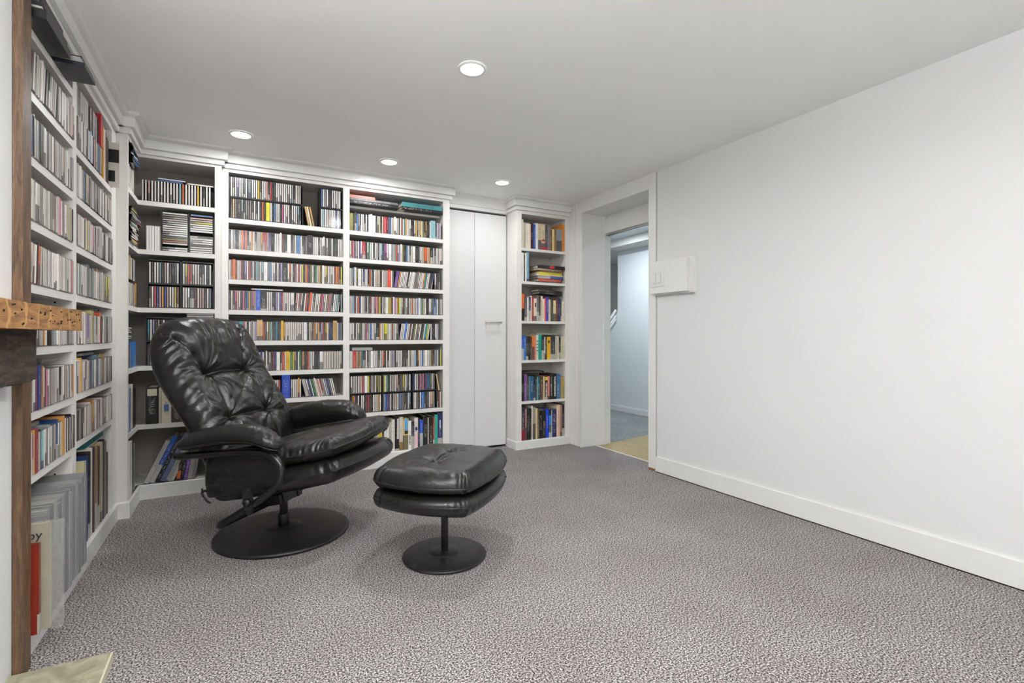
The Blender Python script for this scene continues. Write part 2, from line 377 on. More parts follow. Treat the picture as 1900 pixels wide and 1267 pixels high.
bm = bmesh.new(); sweep(bm, plinth_prof(.085), [(XL, 1.935), (XL, 3.244)]); o = put('plinth', bm, M['trim'], left); o.matrix_parent_inverse = Matrix.Translation((-XL, -2.6, 0))
lp('bottom_shelf', (-.785, 1.949, .06), (XL, 3.156, .0849))
SA = [1.889, 1.697, 1.500, 1.305, 1.111, .919, .720, .527]; SB = [1.688, 1.498, 1.306, 1.113, .918, .726, .538]
for z in SA: lp('shelf', (-.785, 1.949, z-.027), (XL+.001, A1-.0005, z))
for z in SB: lp('shelf', (-.785, B0+.0005, z-.028), (XL+.001, B1-.0005, z))
bm = bmesh.new()
for yy in (A1-.0008, B1-.0008):
    for k in range(34):
        zz = .16+k*.054
        for xx in (-.60, -.74):
            box(bm, (xx-.003, yy, zz-.003), (xx+.003, yy+.002, zz+.003))
o = put('shelf_pin_hole', bm, M['dark'], left, kind='stuff'); o.matrix_parent_inverse = Matrix.Translation((-XL, -2.6, 0))

# --- corner bookcase, L-shaped
CX, CY, CE = -.50, 3.577, -.083
corner = empty('bookcase', 'L-shaped white corner bookcase standing proud, behind the recliner', 'bookcase', (CX, CY, 0))
CI = Matrix.Translation((-CX, -CY, 0))
def cp(name, bm, m, **k): o = put(name, bm, m, corner, **k); o.matrix_parent_inverse = CI; return o
def cb(name, a, b, m='shelf', bev=.0015): bm = bmesh.new(); box(bm, a, b); return cp(name, bm, M[m], bevel=bev)
cb('side_panel', (-.799, 3.257, 0), (CX, 3.280, 2.006)); cb('side_panel', (CE-.036, CY, 0), (CE, 3.859, 2.006))
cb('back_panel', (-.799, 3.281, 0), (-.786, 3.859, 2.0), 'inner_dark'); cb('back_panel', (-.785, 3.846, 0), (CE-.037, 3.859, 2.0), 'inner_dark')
def Lpoly(x0, x1): return [(-.785, 3.281), (x0, 3.281), (x0, CY), (x1, CY), (x1, 3.845), (-.785, 3.845)]
SC = [1.739, 1.454, 1.115, .776, .434]
for z in SC:
    bm = bmesh.new(); poly_prism(bm, Lpoly(CX, CE-.0365), z-.027, z); cp('shelf', bm, M['shelf'], bevel=.0015)
bm = bmesh.new(); poly_prism(bm, Lpoly(CX, CE-.0365), .06, .085); cp('bottom_shelf', bm, M['shelf'])
bm = bmesh.new(); poly_prism(bm, Lpoly(CX, CE-.0365), 1.99, 2.006); cp('top_rail', bm, M['shelf'])
bm = bmesh.new(); sweep(bm, crown_prof(), [(XL+.001, 3.257), (CX, 3.257), (CX, CY), (CE, CY), (CE, 3.632)]); cp('crown_moulding', bm, M['trim'])
bm = bmesh.new(); sweep(bm, plinth_prof(.085), [(XL+.001, 3.257), (CX, 3.257), (CX, CY), (CE, CY), (CE, 3.61)]); cp('plinth', bm, M['trim'])

# --- main bookcase, two bays facing the camera
MY, M0, M1, M2, M3, ME = 3.622, -.046, .651, .693, 1.391, 1.444
main = empty('bookcase', 'wide white two-bay bookcase of CD rows between corner bookcase and closet door', 'bookcase', (.68, MY, 0))
MI = Matrix.Translation((-.68, -MY, 0))
def mb(name, a, b, m='shelf', bev=.0015):
    bm = bmesh.new(); box(bm, a, b); o = put(name, bm, M[m], main, bevel=bev); o.matrix_parent_inverse = MI; return o
mb('side_panel', (CE+.0005, MY, 0), (M0, 3.859, 2.006)); mb('divider', (M1, MY, .105), (M2, 3.845, 1.985)); mb('side_panel', (M3, MY, 0), (ME, 3.859, 2.006))
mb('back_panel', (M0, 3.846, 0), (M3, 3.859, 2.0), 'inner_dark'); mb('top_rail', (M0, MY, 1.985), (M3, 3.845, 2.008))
bm = bmesh.new(); sweep(bm, crown_prof(), [(CE+.0005, MY), (ME, MY), (ME, 3.80)]); o = put('crown_moulding', bm, M['trim'], main); o.matrix_parent_inverse = MI
bm = bmesh.new(); sweep(bm, plinth_prof(.105), [(CE+.0005, MY), (ME, MY), (ME, 3.79)]); o = put('plinth', bm, M['trim'], main); o.matrix_parent_inverse = MI
mb('bottom_shelf', (M0, MY, .08), (M3, 3.845, .1049))
SM = [1.696, 1.501, 1.309, 1.116, .920, .722, .537]; SN = [1.694, 1.499, 1.305, 1.110, .920, .721, .401]
for z in SM: mb('shelf', (M0+.0005, MY-.001, z-.029), (M1-.0005, 3.845, z))
for z in SN: mb('shelf', (M2+.0005, MY-.001, z-.028), (M3-.0005, 3.845, z))
mb('shelf', (M2+.0005, MY+.075, 1.872), (M3-.0005, 3.845, 1.888))

# --- narrow bookcase
NY, N0, N1, NL, NE = 3.627, 2.092, 2.536, 2.045, XR-.003
nar = empty('bookcase', 'narrow white six-shelf bookcase of books between closet door and doorway', 'bookcase', (2.3, NY, 0))
NI = Matrix.Translation((-2.3, -NY, 0))
def nb(name, a, b, m='shelf', bev=.0015):
    bm = bmesh.new(); box(bm, a, b); o = put(name, bm, M[m], nar, bevel=bev); o.matrix_parent_inverse = NI; return o
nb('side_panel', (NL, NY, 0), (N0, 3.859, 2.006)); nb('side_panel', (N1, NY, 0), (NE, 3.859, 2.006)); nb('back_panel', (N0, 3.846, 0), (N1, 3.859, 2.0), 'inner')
nb('top_rail', (N0, NY, 1.978), (N1, 3.845, 2.006))
bm = bmesh.new(); sweep(bm, crown_prof(.05), [(NL, 3.785), (NL, NY), (NE-.001, NY)]); o = put('crown_moulding', bm, M['trim'], nar); o.matrix_parent_inverse = NI
bm = bmesh.new(); sweep(bm, plinth_prof(.07), [(NL, 3.785), (NL, NY), (NE-.001, NY)]); o = put('plinth', bm, M['trim'], nar); o.matrix_parent_inverse = NI
nb('bottom_shelf', (N0, NY, .045), (N1, 3.845, .0699))
SR = [1.692, 1.412, 1.079, .747, .401]
for z in SR: nb('shelf', (N0+.0005, NY-.001, z-.022), (N1-.0005, 3.845, z))

# --- closet door between them
DY = 3.80
d = empty('door_1', None, None, (1.74, DY, 0)); d['kind'] = 'structure'
DI = Matrix.Translation((-1.74, -DY, 0))
def db(name, a, b, m, bev=.002):
    bm = bmesh.new(); box(bm, a, b); o = put(name, bm, M[m], d, bevel=bev); o.matrix_parent_inverse = DI; return o
db('door_panel', (1.4465, DY, .02), (1.7375, DY+.03, 1.982), 'wall'); db('door_panel', (1.7395, DY-.002, .02), (2.034, DY+.028, 1.982), 'wall')
db('door_gap', (1.4465, DY+.032, 0), (2.044, DY+.058, 2.0), 'dark', 0)
bm = bmesh.new(); tube(bm, [(1.822, DY-.040, 1.066), (1.974, DY-.040, 1.066)], .0075, 10, 2)
for x in (1.840, 1.956): tube(bm, [(x, DY-.040, 1.066), (x, DY-.001, 1.066)], .006, 8, 1)
o = put('handle', bm, M['chrome'], d, smooth=True); o.matrix_parent_inverse = DI
bm = bmesh.new(); sweep(bm, [(-.03, 1.998), (.014, 1.998), (.016, 2.024), (.026, 2.028), (.036, 2.075), (.046, 2.09), (.046, Z-.0005), (-.03, Z-.0005)], [(ME+.001, DY), (NL-.001, DY)])
put('trim_7', bm, M['trim'], kind='structure')

# ------------------------------------------------------------------ recessed ceiling lights
for i, (x, y) in enumerate(LAMPS):
    seen = i < 4
    lab = ['round recessed ceiling light above the footstool, the nearest one', 'round recessed ceiling light in front of the corner bookcase crown', 'round recessed ceiling light before the middle of the wide bookcase', 'round recessed ceiling light in front of the closet door'][i] if seen else ['ceiling light behind the camera, near the chimney wall', 'middle ceiling light above and behind the camera', 'ceiling light above the right-hand wall behind the camera', 'rear ceiling light at the back of the room, left', 'rear ceiling light at the back of the room, right'][i-4]
    e = empty('ceiling_light', lab, 'ceiling light', (x, y, Z), group='recessed ceiling lights')
    bm = bmesh.new(); lathe(bm, [(.062, -.0005), (.060, -.005), (.050, -.007), (.048, -.003)], 40); put('trim_ring', bm, M['plate'], e, smooth=True)
    bm = bmesh.new(); lathe(bm, [(.0479, -.003), (.040, -.008), (.02, -.011), (0, -.012)], 40); put('diffuser', bm, M['glow'], e, smooth=True)
    l = bpy.data.lights.new('lamp', 'AREA'); l.shape = 'DISK'; l.size = .085; l.energy = LAMP_W*LAMP_K[i]; l.color = LAMP_COL; l.spread = R(176)
    lo = bpy.data.objects.new('lamp', l); COL.objects.link(lo); lo.parent = e; lo.location = (0, 0, -.014)
for (x, y, wgt, hl) in ((3.55, 4.3, 1, 'round ceiling light in the hall, deeper inside'), (3.5, 2.2, .35, 'round ceiling light in the hall, nearer this room'), (4.95, 4.65, .5, 'added unseen fill light over the stairs beyond the hall')):  # the stair light is added out of sight to brighten the stair wall
    l = bpy.data.lights.new('hall_lamp', 'AREA'); l.shape = 'DISK'; l.size = .12; l.energy = HALL_W*wgt; l.color = (.84, .92, 1.0)
    e = empty('ceiling_light', hl, 'ceiling light', (x, y, Z), group='hall ceiling lights')
    bm = bmesh.new(); lathe(bm, [(.07, -.0005), (.066, -.006), (.05, -.008), (0, -.009)], 32); put('diffuser', bm, M['glow'], e, smooth=True)
    lo = bpy.data.objects.new('lamp', l); COL.objects.link(lo); lo.parent = e; lo.location = (0, 0, -.012)
# unseen fill uplighters, added to lift the ceiling and upper walls
for fx_, fy_, fw_, flab in ((.45, -.55, .62, 'added tall black fill uplighter, unseen behind the camera'), (-.36, .42, .50, 'added black fill uplighter, out of view by the chimney wall before the mantel')):
    fl = empty('fill_uplighter', flab, 'added fill lamp', (fx_, fy_, 0))
    bm = bmesh.new(); lathe(bm, [(0, .001), (.13, .001), (.13, .015), (.02, .03), (.0, .03)], 32); put('base', bm, M['black'], fl, smooth=True)
    bm = bmesh.new(); lathe(bm, [(.011, .03), (.011, 1.55)], 16); put('pole', bm, M['black'], fl, smooth=True)
    bm = bmesh.new(); lathe(bm, [(.0, 1.55), (.03, 1.55), (.13, 1.62), (.15, 1.66), (.146, 1.66), (.126, 1.626), (.03, 1.56), (0, 1.56)], 32); put('lamp_shade', bm, M['plate'], fl, smooth=True)
    l = bpy.data.lights.new('lamp', 'AREA'); l.shape = 'DISK'; l.size = .2; l.energy = FILL_UPLIGHT_W*fw_; l.color = LAMP_COL
    lo = bpy.data.objects.new('lamp', l); COL.objects.link(lo); lo.parent = fl; lo.location = (0, 0, 1.645); lo.rotation_euler = (math.pi, 0, 0)
#PART2
# ------------------------------------------------------------------ spines: CDs and books
rnd = random.Random(11)
NAMED = {'white': 'f0eeea', 'cream': 'e6dcc2', 'grey': '8c8c8a', 'silver grey': 'bdbbb8', 'black': '161616', 'charcoal': '3a3a3c', 'red': 'b5282a', 'orange': 'df7a2c', 'yellow': 'e3c22e',
         'tan': 'c9a877', 'brown': '5e3f2a', 'green': '2f7a48', 'teal': '2a7f86', 'blue': '2a5fae', 'pale blue': '8fb4d6', 'navy': '1f2a55', 'purple': '6a3f92', 'pink': 'dba3a6', 'olive': '8d8a45', 'maroon': '5b1f2a', 'magenta': 'b22f6a'}
NL_ = {k: lin(v) for k, v in NAMED.items()}
def cname(h):
    c = [x**(1/2.2) for x in lin(h)]
    return min(NL_, key=lambda k: sum((a-b**(1/2.2))**2 for a, b in zip(c, NL_[k])))
ORD = 'first second third fourth fifth sixth seventh eighth ninth tenth eleventh twelfth thirteenth fourteenth fifteenth sixteenth seventeenth eighteenth nineteenth twentieth'.split()
def ordn(i):
    if i < 20: return ORD[i]
    t = {2: 'twenty', 3: 'thirty', 4: 'forty', 5: 'fifty', 6: 'sixty'}[(i+1)//10]; u = (i+1) % 10
    return t+'-'+ORD[u-1] if u else {'twenty': 'twentieth', 'thirty': 'thirtieth', 'forty': 'fortieth', 'fifty': 'fiftieth', 'sixty': 'sixtieth'}[t]

def uv_box(bm, a, b, mi, uvl):
    n0 = len(bm.faces); box(bm, a, b, mi); bm.faces.ensure_lookup_table()
    for f in bm.faces[n0:]:
        for l in f.loops:
            l[uvl].uv = ((l.vert.co.x-a[0])/(b[0]-a[0]), (l.vert.co.z-a[2])/(b[2]-a[2]))
def unit_cd(digi=False):
    bm = bmesh.new(); uvl = bm.loops.layers.uv.new('UVMap')
    if digi: uv_box(bm, (-.5, 0, 0), (.5, 1, 1), 1, uvl)
    else:
        uv_box(bm, (-.5, .012, 0), (.5, 1, 1), 0, uvl); uv_box(bm, (-.31, 0, .02), (.31, .05, .98), 1, uvl)
    me = bpy.data.meshes.new('cd_case'); bmesh.ops.recalc_face_normals(bm, faces=bm.faces[:]); bm.to_mesh(me); bm.free()
    me.materials.append(M['jewel_light']); me.materials.append(M['spine_obj']); return me
ME_CD, ME_DIGI = unit_cd(), unit_cd(True)
def unit_book():
    bm = bmesh.new(); uvl = bm.loops.layers.uv.new('UVMap'); t = .09
    # rounded spine strip + two boards, one closed U
    uv_box(bm, (-.5, 0, 0), (.5, .02, 1), 1, uvl); uv_box(bm, (-.5, .02, 0), (-.5+t, 1, 1), 0, uvl); uv_box(bm, (.5-t, .02, 0), (.5, 1, 1), 0, uvl)
    bmesh.ops.remove_doubles(bm, verts=bm.verts[:], dist=1e-5)
    bmesh.ops.recalc_face_normals(bm, faces=bm.faces[:]); me = bpy.data.meshes.new('cover'); bm.to_mesh(me); bm.free()
    me.materials.append(M['cover_plain']); me.materials.append(M['spine_obj'])
    bm = bmesh.new(); box(bm, (-.5+t, .021, .012), (.5-t, .985, .985)); p = bpy.data.meshes.new('page_block'); bm.to_mesh(p); bm.free(); p.materials.append(M['paper'])
    return me, p
ME_BOOK, ME_PAGES = unit_book()

class Bulk:
    """many box items gathered into one mesh with a colour per face"""
    def __init__(s): s.v, s.f, s.c, s.uv, s.m = [], [], [], [], []
    def box(s, mtx, a, b, col, seed, mi):
        n = len(s.v)
        for p in ((a[0],a[1],a[2]),(b[0],a[1],a[2]),(b[0],b[1],a[2]),(a[0],b[1],a[2]),(a[0],a[1],b[2]),(b[0],a[1],b[2]),(b[0],b[1],b[2]),(a[0],b[1],b[2])): s.v.append(tuple(mtx @ Vector(p)))
        for f in ((4,5,6,7),(0,1,5,4),(1,2,6,5),(3,0,4,7)):
            s.f.append([n+i for i in f]); s.m.append(mi); s.c += [(*col, seed)]*4
            if f == (0,1,5,4): s.uv += [(0,0),(1,0),(1,1),(0,1)]
            else: s.uv += [(.0,.0)]*4
    def cd(s, mtx, w, d, h, col, kind):
        sd = rnd.random()
        if kind == 'digi': s.box(mtx, (-w/2, 0, 0), (w/2, d, h), col, sd, 1)
        else:
            s.box(mtx, (-w/2, .0015, 0), (w/2, d, h), (0, 0, 0), sd, 0); k = .31 if w < .015 else .42
            s.box(mtx, (-w*k, 0, h*.02), (w*k, .006, h*.98), col, sd, 1)
    def build(s, name, mats):
        me = bpy.data.meshes.new(name); me.from_pydata(s.v, [], s.f)
        a = me.color_attributes.new('Col', 'FLOAT_COLOR', 'CORNER'); a.data.foreach_set('color', [x for c in s.c for x in c])
        u = me.uv_layers.new(name='UVMap'); u.data.foreach_set('uv', [x for c in s.uv for x in c])
        for m in mats: me.materials.append(m)
        me.polygons.foreach_set('material_index', s.m); me.update(); return me
BULK = Bulk()

class Shelf:
    def __init__(s, ox, oy, deg): s.ox, s.oy, s.t = ox, oy, R(deg)
    def mtx(s, x, y, z, lean=0.0):
        """x along the shelf, y inward, z up; lean>0 tips the top towards +x"""
        return Matrix.Translation((s.ox+x*math.cos(s.t)-y*math.sin(s.t), s.oy+x*math.sin(s.t)+y*math.cos(s.t), z)) @ Matrix.Rotation(s.t, 4, 'Z') @ Matrix.Rotation(lean, 4, 'Y')
LEFTA, LEFTB = Shelf(XL, A0+.015, 90), Shelf(XL, B0, 90)
CORL, CORB = Shelf(CX, 3.281, 90), Shelf(CX, CY, 0)
BAY1, BAY2, NARROW = Shelf(M0, MY, 0), Shelf(M2, MY, 0), Shelf(N0, NY, 0)
LABELS = set()
BIG = []
def uniq(l): LABELS.add(l); return l

def cd_obj(mtx, w, d, h, col, kind, label, group):
    o = link('cd_case', ME_DIGI if kind == 'digi' else ME_CD); o.matrix_world = mtx @ Matrix.Diagonal((w, d, h, 1)); o.color = (*lin(col), 1)
    return tag(o, label, 'CD case', group)
def book(mtx, w, d, h, col, label, group=None, name='book', cat='book'):
    o = link(name, ME_BOOK); o.matrix_world = mtx @ Matrix.Diagonal((w, d, h, 1)); o.color = (*lin(col), 1)
    p = link('page_block', ME_PAGES, o)
    return tag(o, label, cat, group)

def text(s, root, mtx, size, col, name='lettering', bold=0.0, ex=.0003, sx=1.0):
    cu = bpy.data.curves.new(name, 'FONT'); cu.body = s; cu.size = size; cu.align_x = 'CENTER'; cu.align_y = 'CENTER'; cu.extrude = ex; cu.offset = bold; cu.resolution_u = 2
    t = bpy.data.objects.new(name, cu); COL.objects.link(t); bpy.context.view_layer.update()
    me = bpy.data.meshes.new_from_object(t.evaluated_get(bpy.context.evaluated_depsgraph_get())); bpy.data.objects.remove(t); bpy.data.curves.remove(cu)
    me.materials.clear(); me.materials.append(ink(col))
    o = link(name, me, root); bpy.context.view_layer.update()
    o.matrix_parent_inverse = root.matrix_world.inverted(); o.matrix_basis = mtx @ Matrix.Diagonal((sx, 1, 1, 1))
    return o
INK = {}
def ink(c):
    if c not in INK: INK[c] = mat('ink_'+cname(c).replace(' ', '_'), c, .6)
    return INK[c]
# spine text matrix: reads top to bottom on an upright spine
def spine_text_m(mtx, h, dy=-.0012, vert=.5, x=0):
    return mtx @ Matrix.Translation((x, dy, h*vert)) @ Matrix.Rotation(R(90), 4, 'X') @ Matrix.Rotation(R(-90), 4, 'Z')

# palettes
P_WHITE = ['f4f1ec', 'f0ebe0', 'ece4da', 'f2e6df', 'efe9e6', 'e2ddd6', 'f6f2e8', 'e9e3dd', 'ddd6cf']
P_DARK = ['1a1a1c', '2a2628', '332a28', '20242c', '3a3534', '151515', '442a2c', '26303a']
P_COL = ['c2392f', 'd9632c', 'e7b42c', 'd8cf2f', '2f8a52', '1f8f9c', '2e6fc0', '7fb2dc', '27397f', '6c3f95', 'cf6f98', 'b0303c', 'e39a4c', '8f8c44', 'd5a04a', 'a34d32', '5a86b5', 'a99ccf', 'e0a89a', '7a1f2c', 'c9b48a', '8ec0c8']
P_MUTED = ['8a8784', 'a8a29c', '6c6664', 'b9b2aa', 'b7a58c', '7a6a66', '9aa6ab', 'c8b9b4']
def pick(style):
    r = rnd.random()
    if style == 'corner':
        return rnd.choice(P_WHITE) if r < .36 else rnd.choice(['c2392f', 'b0413a', 'd9632c', 'c98a80', '8f2a2a', 'c4a39b', '6b2a28', 'e0a04a']) if r < .68 else rnd.choice(P_DARK) if r < .9 else rnd.choice(['c9c24a', '3a4fa0', '7f8fa0'])
    if style == 'left':  t = (.58, .13, .06)
    elif style == 'pale': t = (.62, .14, .14)
    elif style == 'dark': t = (.22, .42, .28)
    elif style == 'warm': t = (.35, .18, .38)
    else: t = (.42, .21, .27)
    if r < t[0]:
        return rnd.choice(P_WHITE if style != 'left' or rnd.random() < .35 else ['bdb8b4', 'cfc8c4', 'b0abaa', 'c9c0bb', 'd6cfca', 'a8a6a6', 'd9c9c6', 'c2bfb4'])
    if r < t[0]+t[1]: return rnd.choice(P_DARK)
    if r < t[0]+t[1]+t[2]: return rnd.choice(P_COL)
    return rnd.choice(P_MUTED)

CDH, CDD = .1245, .139
def cd_row(sh, x0, x1, z, style='mix', obj=None, leans=(), fixed=None, gap=.0007, double=.05, digi=.07, y0=.003, pitch=None, maxobj=10**9, zmaxh=None):
    """fills x0..x1 with CD spines. leans: [(xa, xb, angle_deg)]; fixed: list of (x, w, h, colour, kind)"""
    x = x0; i = 0; last = 0.0; fixed = sorted(fixed or []); fi = 0
    while True:
        if fi < len(fixed) and x >= fixed[fi][0]:
            _, w_, h_, c_, k_ = fixed[fi]; fi += 1; ang = 0.0; kind = k_; h = h_; w_i = w_; col = c_
        else:
            u = rnd.random(); kind = 'digi' if u < digi else 'jewel'
            w_i = .0238 if u > 1-double else (rnd.choice((.006, .0085, .0125)) if kind == 'digi' else .0102)
            h = CDH+(rnd.uniform(.0, .008) if kind == 'digi' else 0); col = pick(style); ang = 0.0
            for a, b, g in leans:
                if a <= x < b: ang = R(g+rnd.uniform(-.6, .6))
        if abs(ang-last) > R(4):
            if last < ang <= R(40) and ang > 0 and last <= 0: pass
            if last > 0 and ang <= last: x += h*math.sin(last)*.98           # leaning right needs room above
            if ang < 0 and ang < last: x += h*math.sin(-ang)*.98
            last = ang
        elif ang: ang = last
        step = w_i/math.cos(ang)+(pitch-w_i if pitch and w_i < .02 else gap)
        if x+step > x1: break
        dy = y0+rnd.uniform(0, .004)
        piv = w_i/2 if ang > 0 else (-w_i/2 if ang < 0 else 0)
        base = sh.mtx(x+step/2+piv, dy, z+.0006, ang) @ Matrix.Translation((-piv, 0, 0))
        if obj and i < maxobj:
            side, shelfname = obj
            lab = f"{cname(col)}-spined CD case, {ordn(i)} from the {side}, {shelfname}"
            cd_obj(base, w_i, CDD, h, col, kind, lab, 'CD cases in the left bookcase')
        else: BULK.cd(base, w_i, CDD, h, lin(col), kind)
        x += step; i += 1
    return i

def flat_cd(sh, x, y, z, rot, col, label=None, w=.142, d=.125, t=.0102):
    """a CD case lying flat, its spine to the front"""
    m = sh.mtx(x, y, z) @ Matrix.Rotation(R(rot), 4, 'Z') @ Matrix.Translation((w/2, 0, 0)) @ Matrix.Rotation(R(-90), 4, 'Y') @ Matrix.Translation((t/2, 0, -0))
    m = sh.mtx(x, y, z) @ Matrix.Rotation(R(rot), 4, 'Z') @ Matrix.Translation((0, 0, t/2)) @ Matrix.Rotation(R(90), 4, 'Y')
    if label: return cd_obj(m, t, d, w, col, 'jewel', label, None)
    BULK.cd(m, t, d, w, lin(col), 'jewel')

# --- left bookcase, bay A: every case its own object (nearest to the camera)
def clear_leans(k): return {0: [(.02, .30, 7)], 1: [], 2: [], 3: [(.05, .16, 4)]}.get(k, [])
rows = ['second shelf', 'third shelf', 'fourth shelf', 'fifth shelf', 'sixth shelf', 'seventh shelf', 'eighth shelf']
for k, z in enumerate(SA[1:]):
    cd_row(LEFTA, .004, A1-A0-.016, z, 'left', ('wooden post', rows[k]+' of near left bay'), clear_leans(k), double=.34, digi=.20, y0=-.008,
           fixed={5: [(.10, .024, .14, '6e2d5c', 'digi'), (.126, .026, .14, '2f4580', 'digi'), (.155, .012, .137, 'b98a62', 'digi')],
                  6: [(.09, .010, .135, 'd8b070', 'digi'), (.102, .022, .137, '8e3a40', 'digi'), (.30, .02, .137, '2c4a7a', 'digi'), (.37, .016, .137, 'd99a48', 'digi'), (.39, .016, .137, 'a8672e', 'digi')]}.get(k))
# --- bay B: the nearest thirteen of each row singly, the rest with the bulk
for k, z in enumerate(SB):
    kw = dict(double=.28, digi=.2, y0=-.007)
    if k == 0:
        cd_row(LEFTB, .003, .40, z, 'left', ('divider', 'top shelf of far left bay'), maxobj=9, **kw)
    else:
        cd_row(LEFTB, .003, .62, z, 'left', ('divider', ['', 'second', 'third', 'fourth', 'fifth', 'sixth', 'seventh'][k]+' shelf of far left bay'), maxobj=9,
               fixed={4: [(.20, .045, .142, 'a9a066', 'digi'), (.33, .016, .138, 'e0562c', 'digi')], 5: [(.03, .012, .138, 'd3a03c', 'digi'), (.30, .03, .14, '3d5b78', 'digi'), (.40, .03, .14, '9a7838', 'digi')],
                      6: [(.22, .022, .14, 'd49a3a', 'digi')], 3: [(.14, .03, .137, '33505a', 'digi'), (.28, .016, .137, 'd39a3c', 'digi')], 2: [(.33, .045, .14, 'b8b2aa', 'digi')]}.get(k), **kw)
# second tier standing on the first row of bay B
for i in range(11):
    w_ = [.012, .0102, .034, .0102, .0238, .0102, .0102, .0238, .0102, .0102, .0102][i]
    c = ['c9c4c0', 'bdb8b4', '1d2a24', 'cfc8c4', 'b9b6b6', 'cfc6c2', 'a9a6a8', 'c6c0c0', 'd6d0cc', 'c8c3c0', 'b4b0b0'][i]
    x = .006+sum([.012, .0102, .034, .0102, .0238, .0102, .0102, .0238, .0102, .0102, .0102][:i])*1.12
    cd_obj(LEFTB.mtx(x+w_/2, .002, SB[0]+CDH+.004), w_, CDD, CDH, c, 'digi' if w_ > .03 else 'jewel', f"{cname(c)}-spined CD case, {ordn(i)} from the divider, upper tier, far left bay", 'CD cases in the left bookcase')
cd_row(LEFTB, .235, .395, SB[0]+CDH+.004, 'left', None, double=.3)
# tall items at the end of bay B's top shelf
for i, (x, w_, h_, c, lab) in enumerate([(.405, .030, .150, 'b3191f', 'red box set standing in front of the tall orange book, top of far left bay'),
                                          (.440, .024, .245, 'd99436', 'tall yellow-orange book near the end of the far left top shelf'),
                                          (.468, .022, .242, 'd9d4cc', 'tall white book with orange and blue foot, far left top shelf'),
                                          (.494, .016, .236, '5a2420', 'dark red tall book beside the black ones, far left top shelf'),
                                          (.514, .020, .220, '161616', 'thick black book near the end of the far left top shelf'),
                                          (.537, .018, .212, '242424', 'last black book on the far left top shelf')]):
    z = SB[0]+.0006 if i else SB[0]+CDH+.006
    if i == 0: book(LEFTB.mtx(x-.01, -.004, SB[0]+.13), .03, .13, .15, c, lab)
    else: book(LEFTB.mtx(x+w_/2, .0, z), w_, .17, h_, c, lab)
# flat cases on top of rows (bay B and A lower shelves)
for (sh, x, z, n, nm) in ((LEFTB, .13, SB[5]+.1275, 2, 'sixth'), (LEFTB, .32, SB[5]+.1275+.012, 1, 'sixth'), (LEFTB, .30, SB[6]+.1415, 1, 'seventh'), (LEFTA, .10, SA[6]+.142, 1, 'seventh')):
    pass
def slab(name, a, b, m, label, cat, group=None, bev=.0015):
    return tag(boxo(name, a, b, m, bevel=bev), label, cat, group)
mcase = M['jewel_light']
slab('cd_case', (XL-.135, B0+.02, SB[5]+.1435), (XL-.008, B0+.16, SB[5]+.1535), mcase, 'clear CD case lying flat on the row, sixth shelf of the far left bay', 'CD case')
slab('cd_case', (XL-.135, B0+.18, SB[5]+.1435), (XL-.01, B0+.32, SB[5]+.1535), mcase, 'second clear CD case lying flat further along, sixth shelf of the far left bay', 'CD case')
slab('cd_case', (XL-.138, A0+.06, SA[7]+.1435), (XL-.006, A0+.20, SA[7]+.1535), mcase, 'clear CD case lying flat on the lowest CD row beside the wooden post', 'CD case')
slab('cd_case', (XL-.138, A0+.22, SA[6]+.1445), (XL-.006, A0+.40, SA[6]+.1535), mcase, 'clear CD case lying flat on the seventh-shelf row beside the wooden post', 'CD case')
# flat albums on the very top shelf of bay A
alb = empty('album_stack', 'stack of large flat dark albums overhanging the top shelf by the wooden post', 'album', (XL, 2.2, SA[0]))
for i, (a, b, c) in enumerate((((XL-.20, 1.96, 1.8902), (XL+.055, 2.305, 1.918), '1d2420'), ((XL-.20, 1.955, 1.9185), (XL+.045, 2.285, 1.926), 'a8a6a2'), ((XL-.20, 1.96, 1.9265), (XL+.05, 2.27, 1.942), '2c2c2e'), ((XL-.20, 1.96, 1.9425), (XL+.035, 2.25, 1.955), '8a8884'), ((XL-.20, 1.96, 1.9555), (XL+.03, 2.26, 1.972), '1b1b1d'))):
    pass
bpy.data.objects.remove(alb)
for i, (dx, y0, y1, z0, z1, c, lab) in enumerate(((.055, 1.96, 2.206, 1.8905, 1.916, '1c221f', 'large dark green album lying lowest on the top shelf by the wooden post'),
        (.046, 1.955, 2.195, 1.9165, 1.922, 'b2b0ab', 'thin silver album lying on the dark green album'),
        (.050, 1.96, 2.19, 1.9225, 1.938, '2a2a2c', 'charcoal album in the middle of the flat pile by the wooden post'),
        (.036, 1.955, 2.18, 1.9385, 1.946, '98958f', 'grey album second from the top of the flat pile'),
        (.040, 1.96, 2.185, 1.9465, 1.972, '18181a', 'thick black album topmost in the flat pile by the wooden post'))):
    slab('album', (XL-.20, y0, z0), (XL+dx, y1, z1), mat('album_cover_'+str(i), c, .35), lab, 'album', 'flat albums by the post')
for i, (dx, y0, y1, z0, z1, c, lab) in enumerate(((.084, 2.245, 2.395, 1.8905, 1.905, '2e3038', 'dark boxed set lying overhanging the top shelf at the divider'), (.070, 2.255, 2.40, 1.9055, 1.926, 'a9a6a6', 'silver boxed set lying on the dark one at the divider'), (.066, 2.29, 2.45, 1.9265, 1.945, '1c1c20', 'black boxed set on top of the silver one at the divider'))):
    slab('boxed_set', (XL-.13, y0, z0), (XL+dx, y1, z1), mat('box_card_'+str(i), c, .3), lab, 'boxed set', 'boxed sets at the divider')

